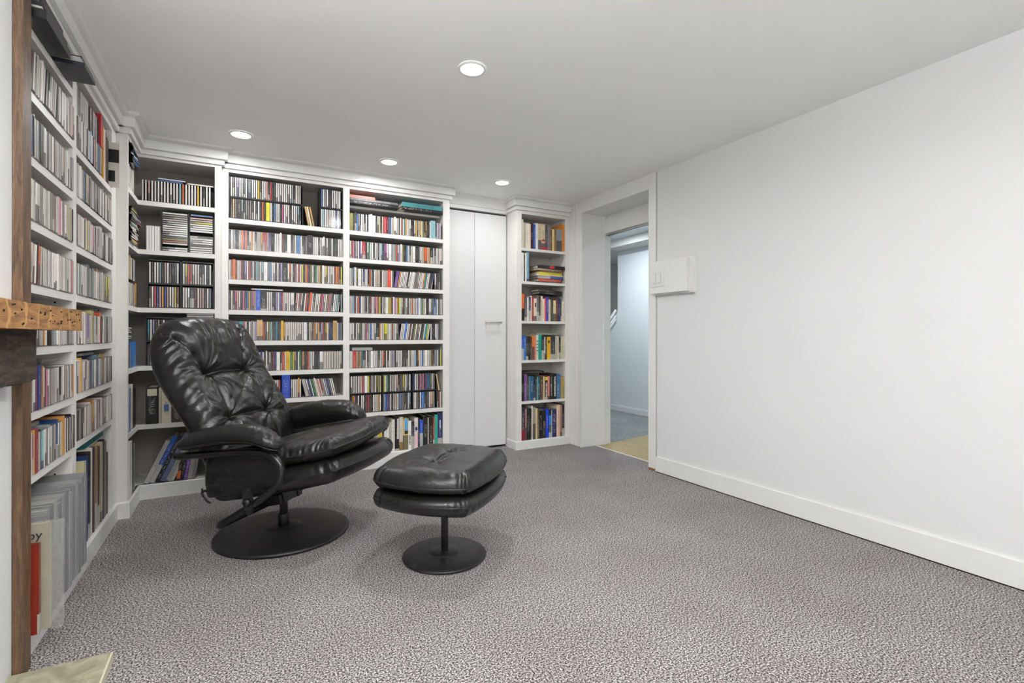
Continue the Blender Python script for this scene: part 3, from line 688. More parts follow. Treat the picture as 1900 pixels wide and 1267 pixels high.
# --- left bookcase bottom shelf
bz = .0855
gx = .048
for i in range(16):
    w_ = .025+.004*((i*7) % 3); hh = .325+.006*((i*5) % 4)
    c = ['8b8c8e', '9a9a9a', '7e7f82', 'a1a1a0', '88898c'][i % 5]
    x = gx+i*.0299
    if x+w_ > A1-A0-.02: break
    book(LEFTA.mtx(x+w_/2, -.046+.002*((i*3) % 4), bz), min(w_, .0292), .24, hh, c, f'grey bound volume, {ordn(i)} from the plastic-wrapped booklet on the bottom left shelf', 'grey bound volumes', 'bound_volume', 'book')
bk = book(LEFTA.mtx(-.0075, -.046, bz), .015, .20, .262, '7c2212', 'worn red clothbound book leaning at the wooden post on the bottom shelf')
e = empty('booklet', 'old cream booklet in a clear plastic sleeve on the bottom shelf by the post', 'booklet', tuple(LEFTA.mtx(.014, -.03, bz).translation))
bm = bmesh.new(); box(bm, (-.205+.01, -.007, .002), (.036, .0015, .315)); o = put('paper_cover', bm, mat('aged_paper', 'cfbf9d', .7, var=.1, vscale=15), e, bevel=.0008)
sl, nt, N, L, P = newmat('plastic_sleeve'); P.inputs['Base Color'].default_value = (*lin('b9b8b2'), 1); P.inputs['Roughness'].default_value = .15; P.inputs['Alpha'].default_value = .28; P.inputs['Specular IOR Level'].default_value = .8
nn = N.new('ShaderNodeTexNoise'); nn.inputs['Scale'].default_value = 14; nb_ = N.new('ShaderNodeBump'); nb_.inputs['Distance'].default_value = .01; L.new(nn.outputs['Fac'], nb_.inputs['Height']); L.new(nb_.outputs['Normal'], P.inputs['Normal'])
bm = bmesh.new(); box(bm, (-.205+.005, -.0095, 0), (.066, -.0085, .320)); box(bm, (-.2, .003, 0), (.066, .004, .320)); put('plastic_sleeve', bm, sl, e)
for i in range(9):   # a strip of small printed lines down the booklet cover
    pass
text('by', e, Matrix.Translation(e.matrix_world.translation if False else e.location) @ Matrix.Translation((.002, -.0102, .282)) @ Matrix.Rotation(R(90), 4, 'X'), .035, '1c1a18', 'lettering')

bl = [(.008, .030, .30, 'folder', '2d5f58', 'green folder standing beside the grey volumes'), (.045, .016, .245, 'book', '6b4a20', 'brown ring-bound book behind the green folder'), (.070, .040, .235, 'book', '121212', 'thick black book with white lettering on the bottom shelf'),
      (.116, .010, .30, 'book', 'bfb48f', 'olive slip case on the bottom shelf of the far left bay'), (.130, .03, .345, 'folder', 'cfc39c', 'tall cream folder on the bottom shelf of the far left bay'), (.175, .016, .36, 'folder', '1e3a70', 'tall navy folder behind the cream one'),
      (.21, .022, .37, 'book', '2a2522', 'tall dark brown album on the bottom shelf of the far left bay'), (.25, .010, .38, 'folder', 'cfc8bd', 'tall off-white folder near the right end of the far left bottom shelf'), (.285, .022, .375, 'book', '3a2d28', 'tall brown album near the right end of the far left bottom shelf'),
      (.33, .03, .37, 'book', '8a6f4a', 'tall tan album right of the brown one, bottom left shelf'), (.38, .02, .36, 'book', '3f2a24', 'slim maroon-brown album on the far left bottom shelf'), (.42, .035, .37, 'book', 'b5a58a', 'wide beige album on the far left bottom shelf'),
      (.47, .022, .375, 'book', '20201f', 'tall black album on the far left bottom shelf'), (.50, .03, .36, 'book', '6a5a50', 'grey-brown album on the far left bottom shelf'), (.545, .02, .30, 'book', '40281e', 'short dark brown book last on the far left bottom shelf')]
for x, w_, h_, nm, c, lab in bl:
    book(LEFTB.mtx(x+w_/2, .002+.01*(h_ < .3), bz), w_, .21, h_, c, lab, None, nm, 'folder' if nm == 'folder' else 'book')
# flat pile lying on the tall albums
for (z0, t, c, lab, yy) in ((.468, .030, '17696a', 'teal binder lying flat on the tall albums, bottom left shelf', .22), (.462, .004, 'd8d2c4', 'white record sleeve lying under the teal binder', .2)):
    a = (XL-.21, B0+yy, z0 if t > .01 else .4625); b = (XL-.02, B0+yy+.34, (z0 if t > .01 else .4625)+t)
    slab('binder' if t > .01 else 'record_sleeve', a, b, mat('m_'+c, c, .5), lab, 'binder' if t > .01 else 'record sleeve')

# --- corner bookcase
def pile(sh, x, y, z, n, jitter, style, w=.142, t=.0102):
    for i in range(n): flat_cd(sh, x+rnd.uniform(-jitter, jitter), y+rnd.uniform(0, jitter), z+i*(t+.0009)+.0006, rnd.uniform(-1, 1)*jitter*300, pick(style), w=w, t=t)
# left-facing leg
cd_row(CORL, .005, .20, SC[0], 'pale', None, digi=.6, double=.5); pile(CORL, .02, -.022, SC[0]+.135, 9, .014, 'dark'); 
pile(CORL, .01, -.016, SC[1], 17, .012, 'mix'); pile(CORL, .155, -.018, SC[1]+.09, 8, .012, 'dark', w=.125); pile(CORL, .155, -.006, SC[1], 7, .005, 'mix', w=.125)
cd_row(CORL, .005, .27, SC[2], 'left', None, digi=.3, double=.4, fixed=[(.20, .05, .135, 'd9a24a', 'digi')]); cd_row(CORL, .005, .23, SC[2]+.140, 'left', None, digi=.3, double=.4)
cd_row(CORL, .004, .09, SC[3], 'pale', None, digi=.6); 
for i in range(6): BULK.cd(CORL.mtx(.11+i*.026, .004, SC[3]+.0006), .025, CDD, .142, lin(['2f6fb8', '3f86cc', '2c7fd0', '3a93dd', '2a6fc0', '2f7fc8'][i]), 'digi')
pile(CORL, .02, .006, SC[3]+.1455, 7, .006, 'dark', w=.125)
for i, (x, w_, h_, c, lab) in enumerate([(.004, .03, .25, 'e4ded2', 'white paperback first on the fifth shelf of the corner bookcase leg'), (.036, .012, .24, 'c9c2b2', 'thin beige book beside the blue one, corner bookcase leg'), (.052, .034, .235, '2b62b4', 'blue book on the fifth shelf of the corner bookcase leg'),
        (.09, .03, .25, 'ece6da', 'white book right of the blue one on the corner bookcase leg'), (.124, .03, .25, 'd8cdb2', 'cream book on the fifth shelf of the corner bookcase leg'), (.158, .026, .235, '302e2a', 'dark book on the fifth shelf of the corner bookcase leg'), (.19, .05, .22, '171717', 'thick black book last on the corner bookcase leg')]):
    book(CORL.mtx(x+w_/2, .004, SC[4]+.0006), w_, .16, h_, c, lab)
for i, (x, w_, h_, c, lab) in enumerate([(.004, .075, .30, 'e6e3de', 'thick white binder first on the corner bookcase floor shelf'), (.082, .03, .285, '3a2c22', 'dark brown book beside the white binder'), (.114, .03, .275, '5f5340', 'olive-brown book beside the dark brown one, corner floor shelf'),
        (.146, .035, .28, '2f3a20', 'dark green book on the corner bookcase floor shelf'), (.184, .03, .26, '9a9d9c', 'grey ring-bound book on the corner bookcase floor shelf')]):
    book(CORL.mtx(x+w_/2, -.004 if i == 0 else .004, bz), w_, .18, h_, c, lab)
# back leg
cd_row(CORB, .012, .375, SC[0], 'pale', None, pitch=.0152, digi=.02, double=.0); 
flat_cd(CORB, .09, .01, SC[0]+.126, 2, '3b5f9a', w=.125); flat_cd(CORB, .09, .01, SC[0]+.137, 2, 'c8ccd4', w=.14); flat_cd(CORB, .236, .01, SC[0]+.126, 0, 'e4ddd2', w=.14)
# boxed set of five and two towers
bx = empty('boxed_set', 'white boxed set of five slim volumes beside the CD tower, second corner shelf', 'boxed set', tuple(CORB.mtx(.07, .004, SC[1]).translation))
bm = bmesh.new(); box(bm, (-.034, .004, 0), (-.0325, .13, .142)); box(bm, (.0325, .004, 0), (.034, .13, .142)); box(bm, (-.034, .004, .1425), (.034, .13, .144)); put('slipcase', bm, mat('slipcase_card', 'ddd2bd', .7), bx)
for i in range(5):
    o = boxo('volume', (-.0315+i*.0128, .0, .001), (-.0315+i*.0128+.011, .125, .1405), mat('volume_card', 'f1efe9', .5) if i == 0 else bpy.data.materials['volume_card'], bx, bevel=.0008)
def tower(sh, x, z, n, label, style, w=.14, pitch=.0128, d=.13):
    e = empty('cd_rack', label, 'CD rack', tuple(sh.mtx(x, .004, z).translation), sh.t, 'black plastic CD racks')
    bm = bmesh.new(); H = n*pitch+.006
    for xx in (-w/2-.006, w/2+.001): box(bm, (xx, .006, .0005), (xx+.005, d+.01, H))
    put('rack_side', bm, M['black'], e); boxo('rack_back', (-w/2-.006, d+.0105, .0005), (w/2+.006, d+.013, H), M['black'], e)
    for i in range(n):
        if rnd.random() < .08: continue
        m = sh.mtx(x, .006, z+.002+i*pitch+.006) @ Matrix.Rotation(R(90), 4, 'Y') @ Matrix.Translation((0, 0, -w/2)); BULK.cd(m, .0102, .125, w-.002, lin(pick(style)), 'jewel')
tower(CORB, .178, SC[1], 18, 'taller black CD tower of flat cases, left on the second corner shelf', 'pale', .128); tower(CORB, .312, SC[1], 8, 'lower right CD tower of flat cases on the second corner shelf', 'pale', .12)
tower(CORB, .312, SC[1]+.112, 8, 'CD tower with blue disc sleeve on top, right on the second corner shelf', 'pale', .12)
flat_cd(CORB, .255, .006, SC[1]+.112+.111, 0, '5878b8', w=.115)

def rack(sh, x0, x1, z, label, levels=2, pitch=.139, d=.135, topplate=True, style='mix', spacing=.0124, fixed=None):
    """black plastic CD rack with slots; its cases go to the bulk mesh"""
    e = empty('cd_rack', label, 'CD rack', tuple(sh.mtx((x0+x1)/2, .004, z).translation), sh.t, 'black plastic CD racks'); hw = (x1-x0)/2
    bm = bmesh.new()
    for xx in (-hw, hw-.004): box(bm, (xx, .002, .0006), (xx+.004, d, levels*pitch+.001))
    put('rack_side', bm, M['black'], e)
    for k in range(levels+(1 if topplate else 0)): boxo('rack_shelf', (-hw+.0045, .004 if k else .008, k*pitch+.0008 if k else .0006), (hw-.0045, d, k*pitch+.007 if k else .003), M['black'], e)
    boxo('rack_back', (-hw, d+.0005, .0006), (hw, d+.003, levels*pitch), M['black'], e)
    for k in range(levels): cd_row(sh, x0+.006, x1-.005, z+k*pitch+(.0075 if k else .0035), style, None, pitch=spacing, digi=.0, double=.03, y0=.006)
rack(CORB, .042, .205, SC[2], 'black two-tier CD rack, left one on the third corner shelf', style='corner'); rack(CORB, .208, .376, SC[2], 'black two-tier CD rack, right one on the third corner shelf', style='corner')
rack(CORB, .035, .376, SC[3], 'black two-tier CD rack on the fourth corner shelf behind the recliner headrest', style='mix')
flat_cd(CORB, .236, .006, SC[3]+.288, 0, 'c9c6c2', w=.14); flat_cd(CORB, .236, .006, SC[3]+.3, 0, '9d9a98', w=.14)
for x, w_, h_, c, lab in [(.035, .060, .215, '161514', 'black book with pale portrait on its spine, fifth corner shelf'), (.098, .012, .21, 'cfc6ae', 'thin cream book behind the black portrait book'), (.112, .046, .245, 'dcd3bd', 'thick cream book with blue emblem on the fifth corner shelf'), (.162, .05, .205, '3f342e', 'dark brown book right of the thick cream book'),
        (.214, .04, .21, '5b5048', 'grey-brown book on the fifth corner shelf behind the recliner'), (.258, .04, .2, '2a3550', 'navy book on the fifth corner shelf behind the recliner'), (.302, .035, .21, '8a3a30', 'red-brown book on the fifth corner shelf behind the recliner'), (.34, .03, .2, 'c9c0aa', 'beige book last on the fifth corner shelf')]:
    b = book(CORB.mtx(x+w_/2, .004, SC[4]+.0006), w_, .17, h_, c, lab)
    if x == .035:
        m_ = CORB.mtx(x+w_/2, .004, SC[4]+.0006)
        o = boxo('portrait_panel', (-.022, -.001, .165), (.024, -.0002, .205), ink('d8cdb8')); o.parent = b; bpy.context.view_layer.update(); o.matrix_parent_inverse = b.matrix_world.inverted(); o.matrix_basis = m_
    if x == .112:
        m_ = CORB.mtx(x+w_/2, .004, SC[4]+.0006)
        o = boxo('emblem_panel', (-.012, -.001, .07), (.012, -.0002, .11), ink('5a6fa8')); o.parent = b; bpy.context.view_layer.update(); o.matrix_parent_inverse = b.matrix_world.inverted(); o.matrix_basis = m_
x = .022
lean = R(24)
for w_, h_, c, lab in [(.022, .262, 'b7b4b0', 'leaning grey paperback first in the slanted books, corner floor shelf'), (.024, .285, '1f4fa8', 'leaning royal blue book in the slanted books, corner floor shelf'), (.022, .285, '141a26', 'leaning black book between the blue and slate books, corner floor shelf'), (.026, .295, '5a6488', 'leaning slate blue book in the slanted books, corner floor shelf'),
                       (.022, .275, '9d9b98', 'leaning light grey book in the slanted books, corner floor shelf'), (.014, .20, '6a5d55', 'leaning brown book with red foot, corner floor shelf')]:
    step = w_/math.cos(lean)+.001
    m_ = CORB.mtx(x+step, .004, bz+.0008, lean) @ Matrix.Translation((-w_/2, 0, 0))
    book(m_, w_, .17, h_, c, lab); x += step
lean = R(9); x += .012
for w_, h_, c, lab in [(.018, .155, '1c1a18', 'short black book with orange label, corner floor shelf'), (.016, .155, '15171a', 'short black book beside the orange-labelled one, corner floor shelf'), (.018, .15, '6a35a0', 'short purple book on the corner floor shelf'), (.020, .15, 'a8a6a2', 'short light grey book right of the purple one'), (.018, .15, '8c8a88', 'short mid-grey book last on the corner floor shelf')]:
    step = w_/math.cos(lean)+.001
    m_ = CORB.mtx(x+step, .004, bz+.0006, lean) @ Matrix.Translation((-w_/2, 0, 0))
    b = book(m_, w_, .15, h_, c, lab); x += step
    if c == '1c1a18':
        o = boxo('orange_label', (-.0085, -.001, .01), (.0085, -.0002, .055), ink('d9662c')); o.parent = b; bpy.context.view_layer.update(); o.matrix_parent_inverse = b.matrix_world.inverted(); o.matrix_basis = m_

# --- wide bookcase, bay 1 (left)
rack(BAY1, .004, .436, SM[0], 'long black two-tier CD rack on the top shelf of the left wide bay', pitch=.1325, topplate=False, spacing=.0118, style='mix')
rack(BAY1, .545, .694, SM[0], 'short black two-tier CD rack at the divider on the top shelf', pitch=.1325, topplate=False, spacing=.0118, style='pale')
x = .452
for i in range(3):
    BULK.cd(BAY1.mtx(x+.018, .004, SM[0]+.0006, R(-11)) @ Matrix.Translation((.005, 0, 0)), .010, CDD, .13, lin(['c9a875', 'e6d6b4', 'b98f5c'][i]), 'digi'); x += .0125+.004*i
cd_row(BAY1, .002, .695, SM[1], 'mix', None, fixed=[(.06+.03, .011, .126, 'd8552e', 'jewel'), (.19, .011, .125, 'c02840', 'jewel'), (.202, .011, .125, 'b83040', 'jewel'), (.46, .036, .133, '2a2528', 'digi')])
cd_row(BAY1, .002, .695, SM[2], 'mix', None, fixed=[(.018, .012, .13, 'e0763a', 'digi'), (.31, .03, .128, '12241e', 'digi')])
cd_row(BAY1, .002, .695, SM[3], 'warm', None, leans=[(.36, .66, 5)], fixed=[(.145, .026, .13, '2c53b8', 'digi'), (.18, .035, .126, '141414', 'digi')])
flat_cd(BAY1, .125, .006, SM[3]+.132, 0, 'd5d2cc', w=.19)
cd_row(BAY1, .002, .695, SM[4], 'warm', None, fixed=[(.155, .034, .134, 'cfa97a', 'digi')]+[(.325+i*.0111, .0105, .1245, 'ecE4dc'.lower() if i % 2 else 'e9e2d8', 'jewel') for i in range(10)]+[(.62, .026, .136, 'b8935e', 'digi')])
cd_row(BAY1, .002, .695, SM[5], 'dark', None, fixed=[(.33, .016, .127, 'e0ad2e', 'digi'), (.30, .012, .126, 'b84426', 'digi')]+[(.56+i*.0111, .0104, .1245, 'ddd2c6', 'jewel') for i in range(12)])
cd_row(BAY1, .002, .30, SM[6], 'pale', None); BULK.cd(BAY1.mtx(.332, .0, SM[6]+.0006), .050, CDD, .158, lin('2148b0'), 'digi')
cd_row(BAY1, .362, .66, SM[6], 'pale', None, leans=[(.42, .70, -13)])
def books_row(sh, z, items, where, d=.17, y0=.006, scale=1.0, x0=.002, cat='book', grp=None):
    x = x0; used = {}; res = []
    for i, it in enumerate(items):
        w_, h_, c = it[0]/1000*scale, it[1]/1000, it[2]; nm = cname(c); used[nm] = used.get(nm, 0)+1
        lab = (it[3] if len(it) > 3 and it[3] else f"{nm} book, {ordn(i)} from the left on the {where}")
        b = book(sh.mtx(x+w_/2, y0+rnd.uniform(0, .004), z+.0006), w_-.0006, d, h_, c, lab, grp)
        res.append((b, sh.mtx(x+w_/2, y0, z+.0006), w_, h_)); x += w_
    return res
low1 = []
rr = random.Random(5)
for i in range(26): low1.append((rr.choice((18, 22, 26, 30, 34)), rr.randint(235, 290), rr.choice(['c9bfae', '9a3a30', 'e6e0d4', '2c3a55', '6b5a48', 'b5482e', '2a2a2a', '8d9aa0', 'd8cfb8'])))
tot = sum(a[0] for a in low1)
books_row(BAY1, .1055, low1, "bottom shelf behind the recliner", scale=693/tot, grp='books behind the recliner')

# --- wide bookcase, bay 2 (right)
T0 = 1.8885
for x0, x1, z0, t, yy, c, lab, txt, tc_ in [(.004, .350, T0, .024, -.075, '1c1c1e', 'large black book lying lowest at left on the top shelf', None, None), (.006, .345, T0+.0245, .016, -.070, '6d6e70', 'large grey book lying on the black one, top shelf left', None, None),
        (.008, .186, T0+.041, .026, -.045, 'd9705a', 'salmon red box lying on the grey book, top shelf left', None, None),
        (.372, .690, T0, .022, -.078, '202022', 'large black book lying under the teal one, top shelf right', None, None), (.378, .692, T0+.0225, .034, -.072, '4d8f94', 'thick teal book lying on the black one, top shelf right', None, None)]:
    m_ = BAY2.mtx(x0, yy+.075, z0) @ Matrix.Translation((0, 0, t/2)) @ Matrix.Rotation(R(90), 4, 'Y') @ Matrix.Translation((0, 0, 0))
    book(m_, t, .22 if x1 > .3 else .14, x1-x0, c, lab)
# kraft card under the books
tag(boxo('paper_sheet', (M2+.37, MY+.004, T0-.004), (M2+.40, MY+.072, T0-.0035), ink('efe9da')), 'cream paper sheet sticking out under the flat books, top shelf', 'paper')
cd_row(BAY2, .002, .690, SN[0], 'mix', None, fixed=[(.60, .036, .136, '8fbcc4', 'digi')])
cd_row(BAY2, .002, .695, SN[1], 'mix', None)
cd_row(BAY2, .002, .675, SN[2], 'pale', None, leans=[(.31, .60, 9)], fixed=[(.262, .022, .128, 'de4a2e', 'digi')])
cd_row(BAY2, .002, .695, SN[3], 'warm', None, fixed=[(.31, .011, .126, 'd88ac0', 'jewel'), (.345, .011, .126, 'cfe02c', 'jewel')])
cd_row(BAY2, .002, .675, SN[4], 'pale', None, leans=[(.35, .57, 8)])
cd_row(BAY2, .002, .695, SN[5], 'mix', None)
cc = empty('cd_tray', 'clear plastic case lying on the CD row, fourth shelf below the closet-side top', 'CD case', tuple(BAY2.mtx(.09, .006, SN[5]+.1275).translation))
cc['label'] = 'empty clear plastic case lying on the sixth row, right wide bay'
bm = bmesh.new()
for a, b in (((-.07, 0, 0), (.07, .002, .02)), ((-.07, 0, 0), (-.068, .12, .02)), ((.068, 0, 0), (.07, .12, .02)), ((-.07, 0, .0195), (.07, .12, .021)), ((-.07, 0, 0), (.07, .12, .0012))): box(bm, a, b)
gl, nt, N, L, P = newmat('clear_plastic'); P.inputs['Base Color'].default_value = (.8, .82, .82, 1); P.inputs['Roughness'].default_value = .08; P.inputs['Alpha'].default_value = .35
put('case_shell', bm, gl, cc)
for k, (a, b) in enumerate(((.003, .232), (.235, .457), (.460, .648))):
    rack(BAY2, a, b, SN[6], f"black two-tier CD rack, {['left', 'middle', 'right'][k]} one of three on the double-height shelf", style='mix', spacing=.0120, pitch=.134, topplate=False)
BULK.cd(BAY2.mtx(.668, .004, SN[6]+.135, R(-10)), .009, CDD, .125, lin('cdb88a'), 'digi')
for i, c in enumerate(('4a2e26', '8a4a34', 'efe9df')): BULK.cd(BAY2.mtx(.657+i*.0115, .004, SN[6]+.0006), .0105, CDD, .1245, lin(c), 'jewel')
pw = 'bottom shelf of the right wide bay'
items = [(22, 205, 'b89a5c'), (24, 215, 'd9d2c0'), (20, 220, '3a4a60'), (26, 210, '6b3a2c'), (22, 225, 'e8e2d6'), (24, 200, '2c2c2c'), (22, 215, '9ba4a8'), (26, 200, 'd9b92e', 'yellow book low behind the seat front, bottom shelf'),
         (12, 190, '1a1a1a', 'slim black book beside the yellow one, bottom shelf'), (27, 200, 'f0eee6', 'white paperback with small print, bottom shelf by the seat front'), (17, 215, 'b9b1a0'), (19, 230, 'e6e2d8'), (27, 248, '1c191a', 'black book with white spine lettering near the footstool'),
         (22, 244, 'ddd3c4', 'cream book with gold foot on the bottom shelf'), (7, 225, 'e6b896'), (26, 232, 'e8dc62', 'book with pale blue upper and yellow lower spine, bottom shelf'), (18, 212, 'f1efe9', 'white book lettered OPEN SKY on the bottom shelf'), (20, 205, '34302e'), (22, 230, 'eee6e2', 'white and pink book with purple square, bottom shelf'),
         (12, 225, '1c2440'), (20, 208, '2152c4', 'bright blue book on the bottom shelf beside black ones'), (30, 236, '15181c', 'thick black book right of the bright blue one'), (8, 225, 'bdb5a0'), (26, 236, '231b18', 'brown-black book left of the teal one'), (10, 228, 'a8321e', 'slim red book left of the teal one'), (21, 242, '2fa58c', 'teal green book beside the last navy one'), (30, 250, '1d2560', 'last navy book with white figure, bottom shelf at the closet door')]
tot = sum(a[0] for a in items)
res = books_row(BAY2, .1055, items, pw, scale=694/tot)
def panel(b, m_, x0, x1, z0, z1, c, nm='spine_panel'):
    o = boxo(nm, (x0, -.0012, z0), (x1, -.0002, z1), ink(c)); o.parent = b; bpy.context.view_layer.update(); o.matrix_parent_inverse = b.matrix_world.inverted(); o.matrix_basis = m_ @ Matrix.Translation((0, .0, 0)); return o
for b, m_, w_, h_ in res:
    L_ = b['label']
    if 'pale blue upper' in L_: panel(b, m_, -w_*.4, w_*.4, h_*.62, h_*.99, '58a8dc'); panel(b, m_, -w_*.4, w_*.4, h_*.50, h_*.61, '1c1c1c')
    if 'gold foot' in L_: panel(b, m_, -w_*.42, w_*.42, .002, h_*.25, '8f6e36')
    if 'OPEN SKY' in L_: text('OPEN SKY', b, spine_text_m(m_, h_, vert=.33), .016, '2c2c50', bold=.0004)
    if 'white spine lettering' in L_: panel(b, m_, 0, w_*.36, h_*.35, h_*.95, 'dcdad4')
    if 'purple square' in L_: panel(b, m_, -w_*.3, w_*.3, h_*.6, h_*.7, '3a2a58'); panel(b, m_, -w_*.4, w_*.4, .004, h_*.5, 'eec9cc')
    if 'white figure' in L_: panel(b, m_, -.004, .004, h_*.55, h_*.8, 'd4dcec')

# --- narrow bookcase
ws = ['top shelf of the narrow bookcase', 'second narrow shelf', 'third narrow shelf', 'fourth narrow shelf', 'fifth narrow shelf', 'bottom shelf of the narrow bookcase']
NW = N1-N0-.004
def nrow(z, items, k, **kw):
    tot = sum(a[0] for a in items); return books_row(NARROW, z, items, ws[k], scale=kw.pop('width', NW)*1000/tot, **kw)
r1 = nrow(SR[0], [(16, 240, 'e0dcc8'), (18, 215, 'b5ab96'), (28, 212, 'e8e0d0'), (11, 212, 'f5d8c8'), (20, 222, '3a2230'), (17, 210, '1c4f9c'), (20, 222, 'e6eaf0'), (28, 220, 'd9c4a0', 'tan book with red vertical lettering, top narrow shelf'), (28, 222, 'dcc9a6', 'cream book with red band and foot, top narrow shelf'), (20, 218, '55555a', 'grey book with white lettering and red foot, top narrow shelf'),
          (24, 205, '8a7f86'), (16, 185, '7a5a35'), (15, 188, 'e9d39a'), (20, 195, '8b6a3a'), (46, 195, '8d99a3', 'wide marbled grey-blue book near the right end, top narrow shelf'), (22, 245, 'd98a30', 'orange wooden-looking board last on the top narrow shelf')], 0)
for b, m_, w_, h_ in r1:
    L_ = b['label']
    if 'red band' in L_: panel(b, m_, -w_*.42, w_*.42, h_*.33, h_*.40, 'c23a28'); panel(b, m_, -w_*.42, w_*.42, .002, h_*.12, 'b8303a')
    if 'red foot, top' in L_: panel(b, m_, -w_*.42, w_*.42, .002, h_*.10, 'c02028')
r2 = books_row(NARROW, SR[1], [(22, 240, 'f2f2ef'), (14, 222, '1c1c1c'), (14, 240, 'efe6d2'), (22, 246, '86b6d6', 'pale blue and white spine, upright left of the flat pile'), (9, 205, '2a2a2a')], ws[1])
x = .098; z = SR[1]+.0006
for i, (w_, t, c, lab, dx) in enumerate([(.27, .008, '1a1a1a', 'thin black book lowest in the flat pile, second narrow shelf', .06), (.235, .026, 'c9553f', 'red book low in the flat pile, second narrow shelf', .095), (.255, .022, '23468f', 'blue book in the flat pile, second narrow shelf', .085), (.285, .008, 'e8c4b4', 'thin pink book in the flat pile, second narrow shelf', .07),
        (.245, .024, 'd9d23a', 'yellow and black book in the flat pile, second narrow shelf', .10), (.235, .016, '6b4a2c', 'brown book in the flat pile, second narrow shelf', .11), (.255, .012, 'c9b090', 'tan book near the top of the flat pile, second narrow shelf', .085), (.27, .028, '231a1c', 'black book with red patch topmost in the flat pile', .085)]):
    m_ = NARROW.mtx(dx+.08, .006+.003*(i % 3), z) @ Matrix.Rotation(R([0, 2, -3, 1, 3, -2, 4, -3][i]), 4, 'Z') @ Matrix.Translation((0, 0, t/2)) @ Matrix.Rotation(R(90), 4, 'Y')
    b = book(m_, t, .16, w_, c, lab); z += t+.0006
    if 'red patch' in lab: panel(b, m_, -.012, .012, .12, .16, 'c83038')
r3 = nrow(SR[2], [(24, 228, 'e06a24', 'orange and black book, first on the third narrow shelf'), (22, 205, '5a5560'), (14, 200, 'f0e8d8'), (18, 203, '34405e'), (8, 212, 'f0ded4'), (16, 208, 'a8352a'), (24, 192, 'eedcc0', 'cream book with black oval mark, third narrow shelf'), (20, 220, '6f6468'), (14, 212, '4a3c30'), (18, 214, 'd9cfb8'), (16, 192, 'f5d9c8'), (12, 200, 'd04a48'),
          (20, 208, '3b3fa8'), (18, 188, 'd8ccb0'), (12, 190, '4a3a28'), (12, 192, '2c3a28'), (22, 182, 'ead9a8'), (18, 196, '7a3f20'), (22, 202, '2a2a60'), (10, 180, '2f5c2a'), (26, 176, 'e3d8cc')], 2)
for b, m_, w_, h_ in r3:
    if 'orange and black' in b['label']: panel(b, m_, -w_*.45, w_*.45, .002, h_*.45, '1a1612')
    if 'black oval' in b['label']: panel(b, m_, -w_*.15, w_*.25, h_*.62, h_*.8, '1a1a1a')
for i, (z0, c, lab) in enumerate(((.2265, '1b1b1b', 'lower black book lying tilted on the third narrow shelf row'), (.2465, '141414', 'upper black book lying tilted on the third narrow shelf row'))):
    m_ = NARROW.mtx(.19-.01*i, .02, SR[2]+z0+.012) @ Matrix.Rotation(R(3.0), 4, 'Y') @ Matrix.Translation((0, 0, .009)) @ Matrix.Rotation(R(90), 4, 'Y')
    book(m_, .0185, .13, .235+.01*i, c, lab)
r4 = nrow(SR[3], [(18, 205, '1f56b0'), (16, 203, '2a6fc0'), (16, 195, '3a3030'), (14, 200, '1c1c1c'), (14, 195, '4a3a2a'), (18, 205, 'e27a30'), (12, 205, 'd98a6a'), (16, 213, 'cfe0d8', 'white and teal striped book, fourth narrow shelf'), (24, 213, '1a9a80', 'teal green book on the fourth narrow shelf'), (20, 205, '2a2a2a'), (7, 195, 'f0e8e0'), (14, 195, '3a3a20'), (26, 197, 'e8b020', 'yellow book with dark figure, fourth narrow shelf'), (10, 200, '503040'), (26, 205, '2f3c40'), (20, 205, 'c8bca0'), (6, 200, 'f0ead8'), (16, 195, '2e2c20'), (30, 197, 'cfc8ae')], 3)
for b, m_, w_, h_ in r4:
    if 'dark figure' in b['label']: panel(b, m_, -w_*.2, w_*.2, h_*.72, h_*.85, '1a1a10'); 
    if 'striped' in b['label']:
        for q in range(4): panel(b, m_, -w_*.45, w_*.45, h_*(.35+q*.13), h_*(.38+q*.13), '205a60')
m_ = NARROW.mtx(.16, .03, SR[3]+.2145) @ Matrix.Translation((0, 0, .008)) @ Matrix.Rotation(R(90), 4, 'Y'); book(m_, .016, .14, .255, '8c9680', 'grey-green book lying flat on the fourth narrow shelf row')
r5 = nrow(SR[4], [(20, 225, '161616', 'black book with small white capitals, first on the fifth narrow shelf'), (20, 225, '7a4a90', 'purple book with pink lettering, fifth narrow shelf'), (15, 205, '3a4a28'), (6, 205, '6f88b0'), (24, 207, '14587a'), (14, 200, '182040'), (13, 205, '20302a'), (5, 200, '9fd0d8'), (16, 197, '1f5a66'), (20, 200, '5a3a22'), (14, 200, 'd0b890'), (20, 200, '171512', 'black book lettered WEST COAST JAZZ, fifth narrow shelf'), (15, 200, 'e08078'),
          (24, 218, '25231e', 'black book lettered HISTORY OF JAZZ, fifth narrow shelf'), (26, 222, '121212', 'black book lettered THE JAZZ STANDARDS, fifth narrow shelf'), (32, 215, '3f6a98', 'wide blue clothbound book with ridged spine, fifth narrow shelf'), (22, 190, 'a89550'), (6, 190, 'c8a860')], 4)
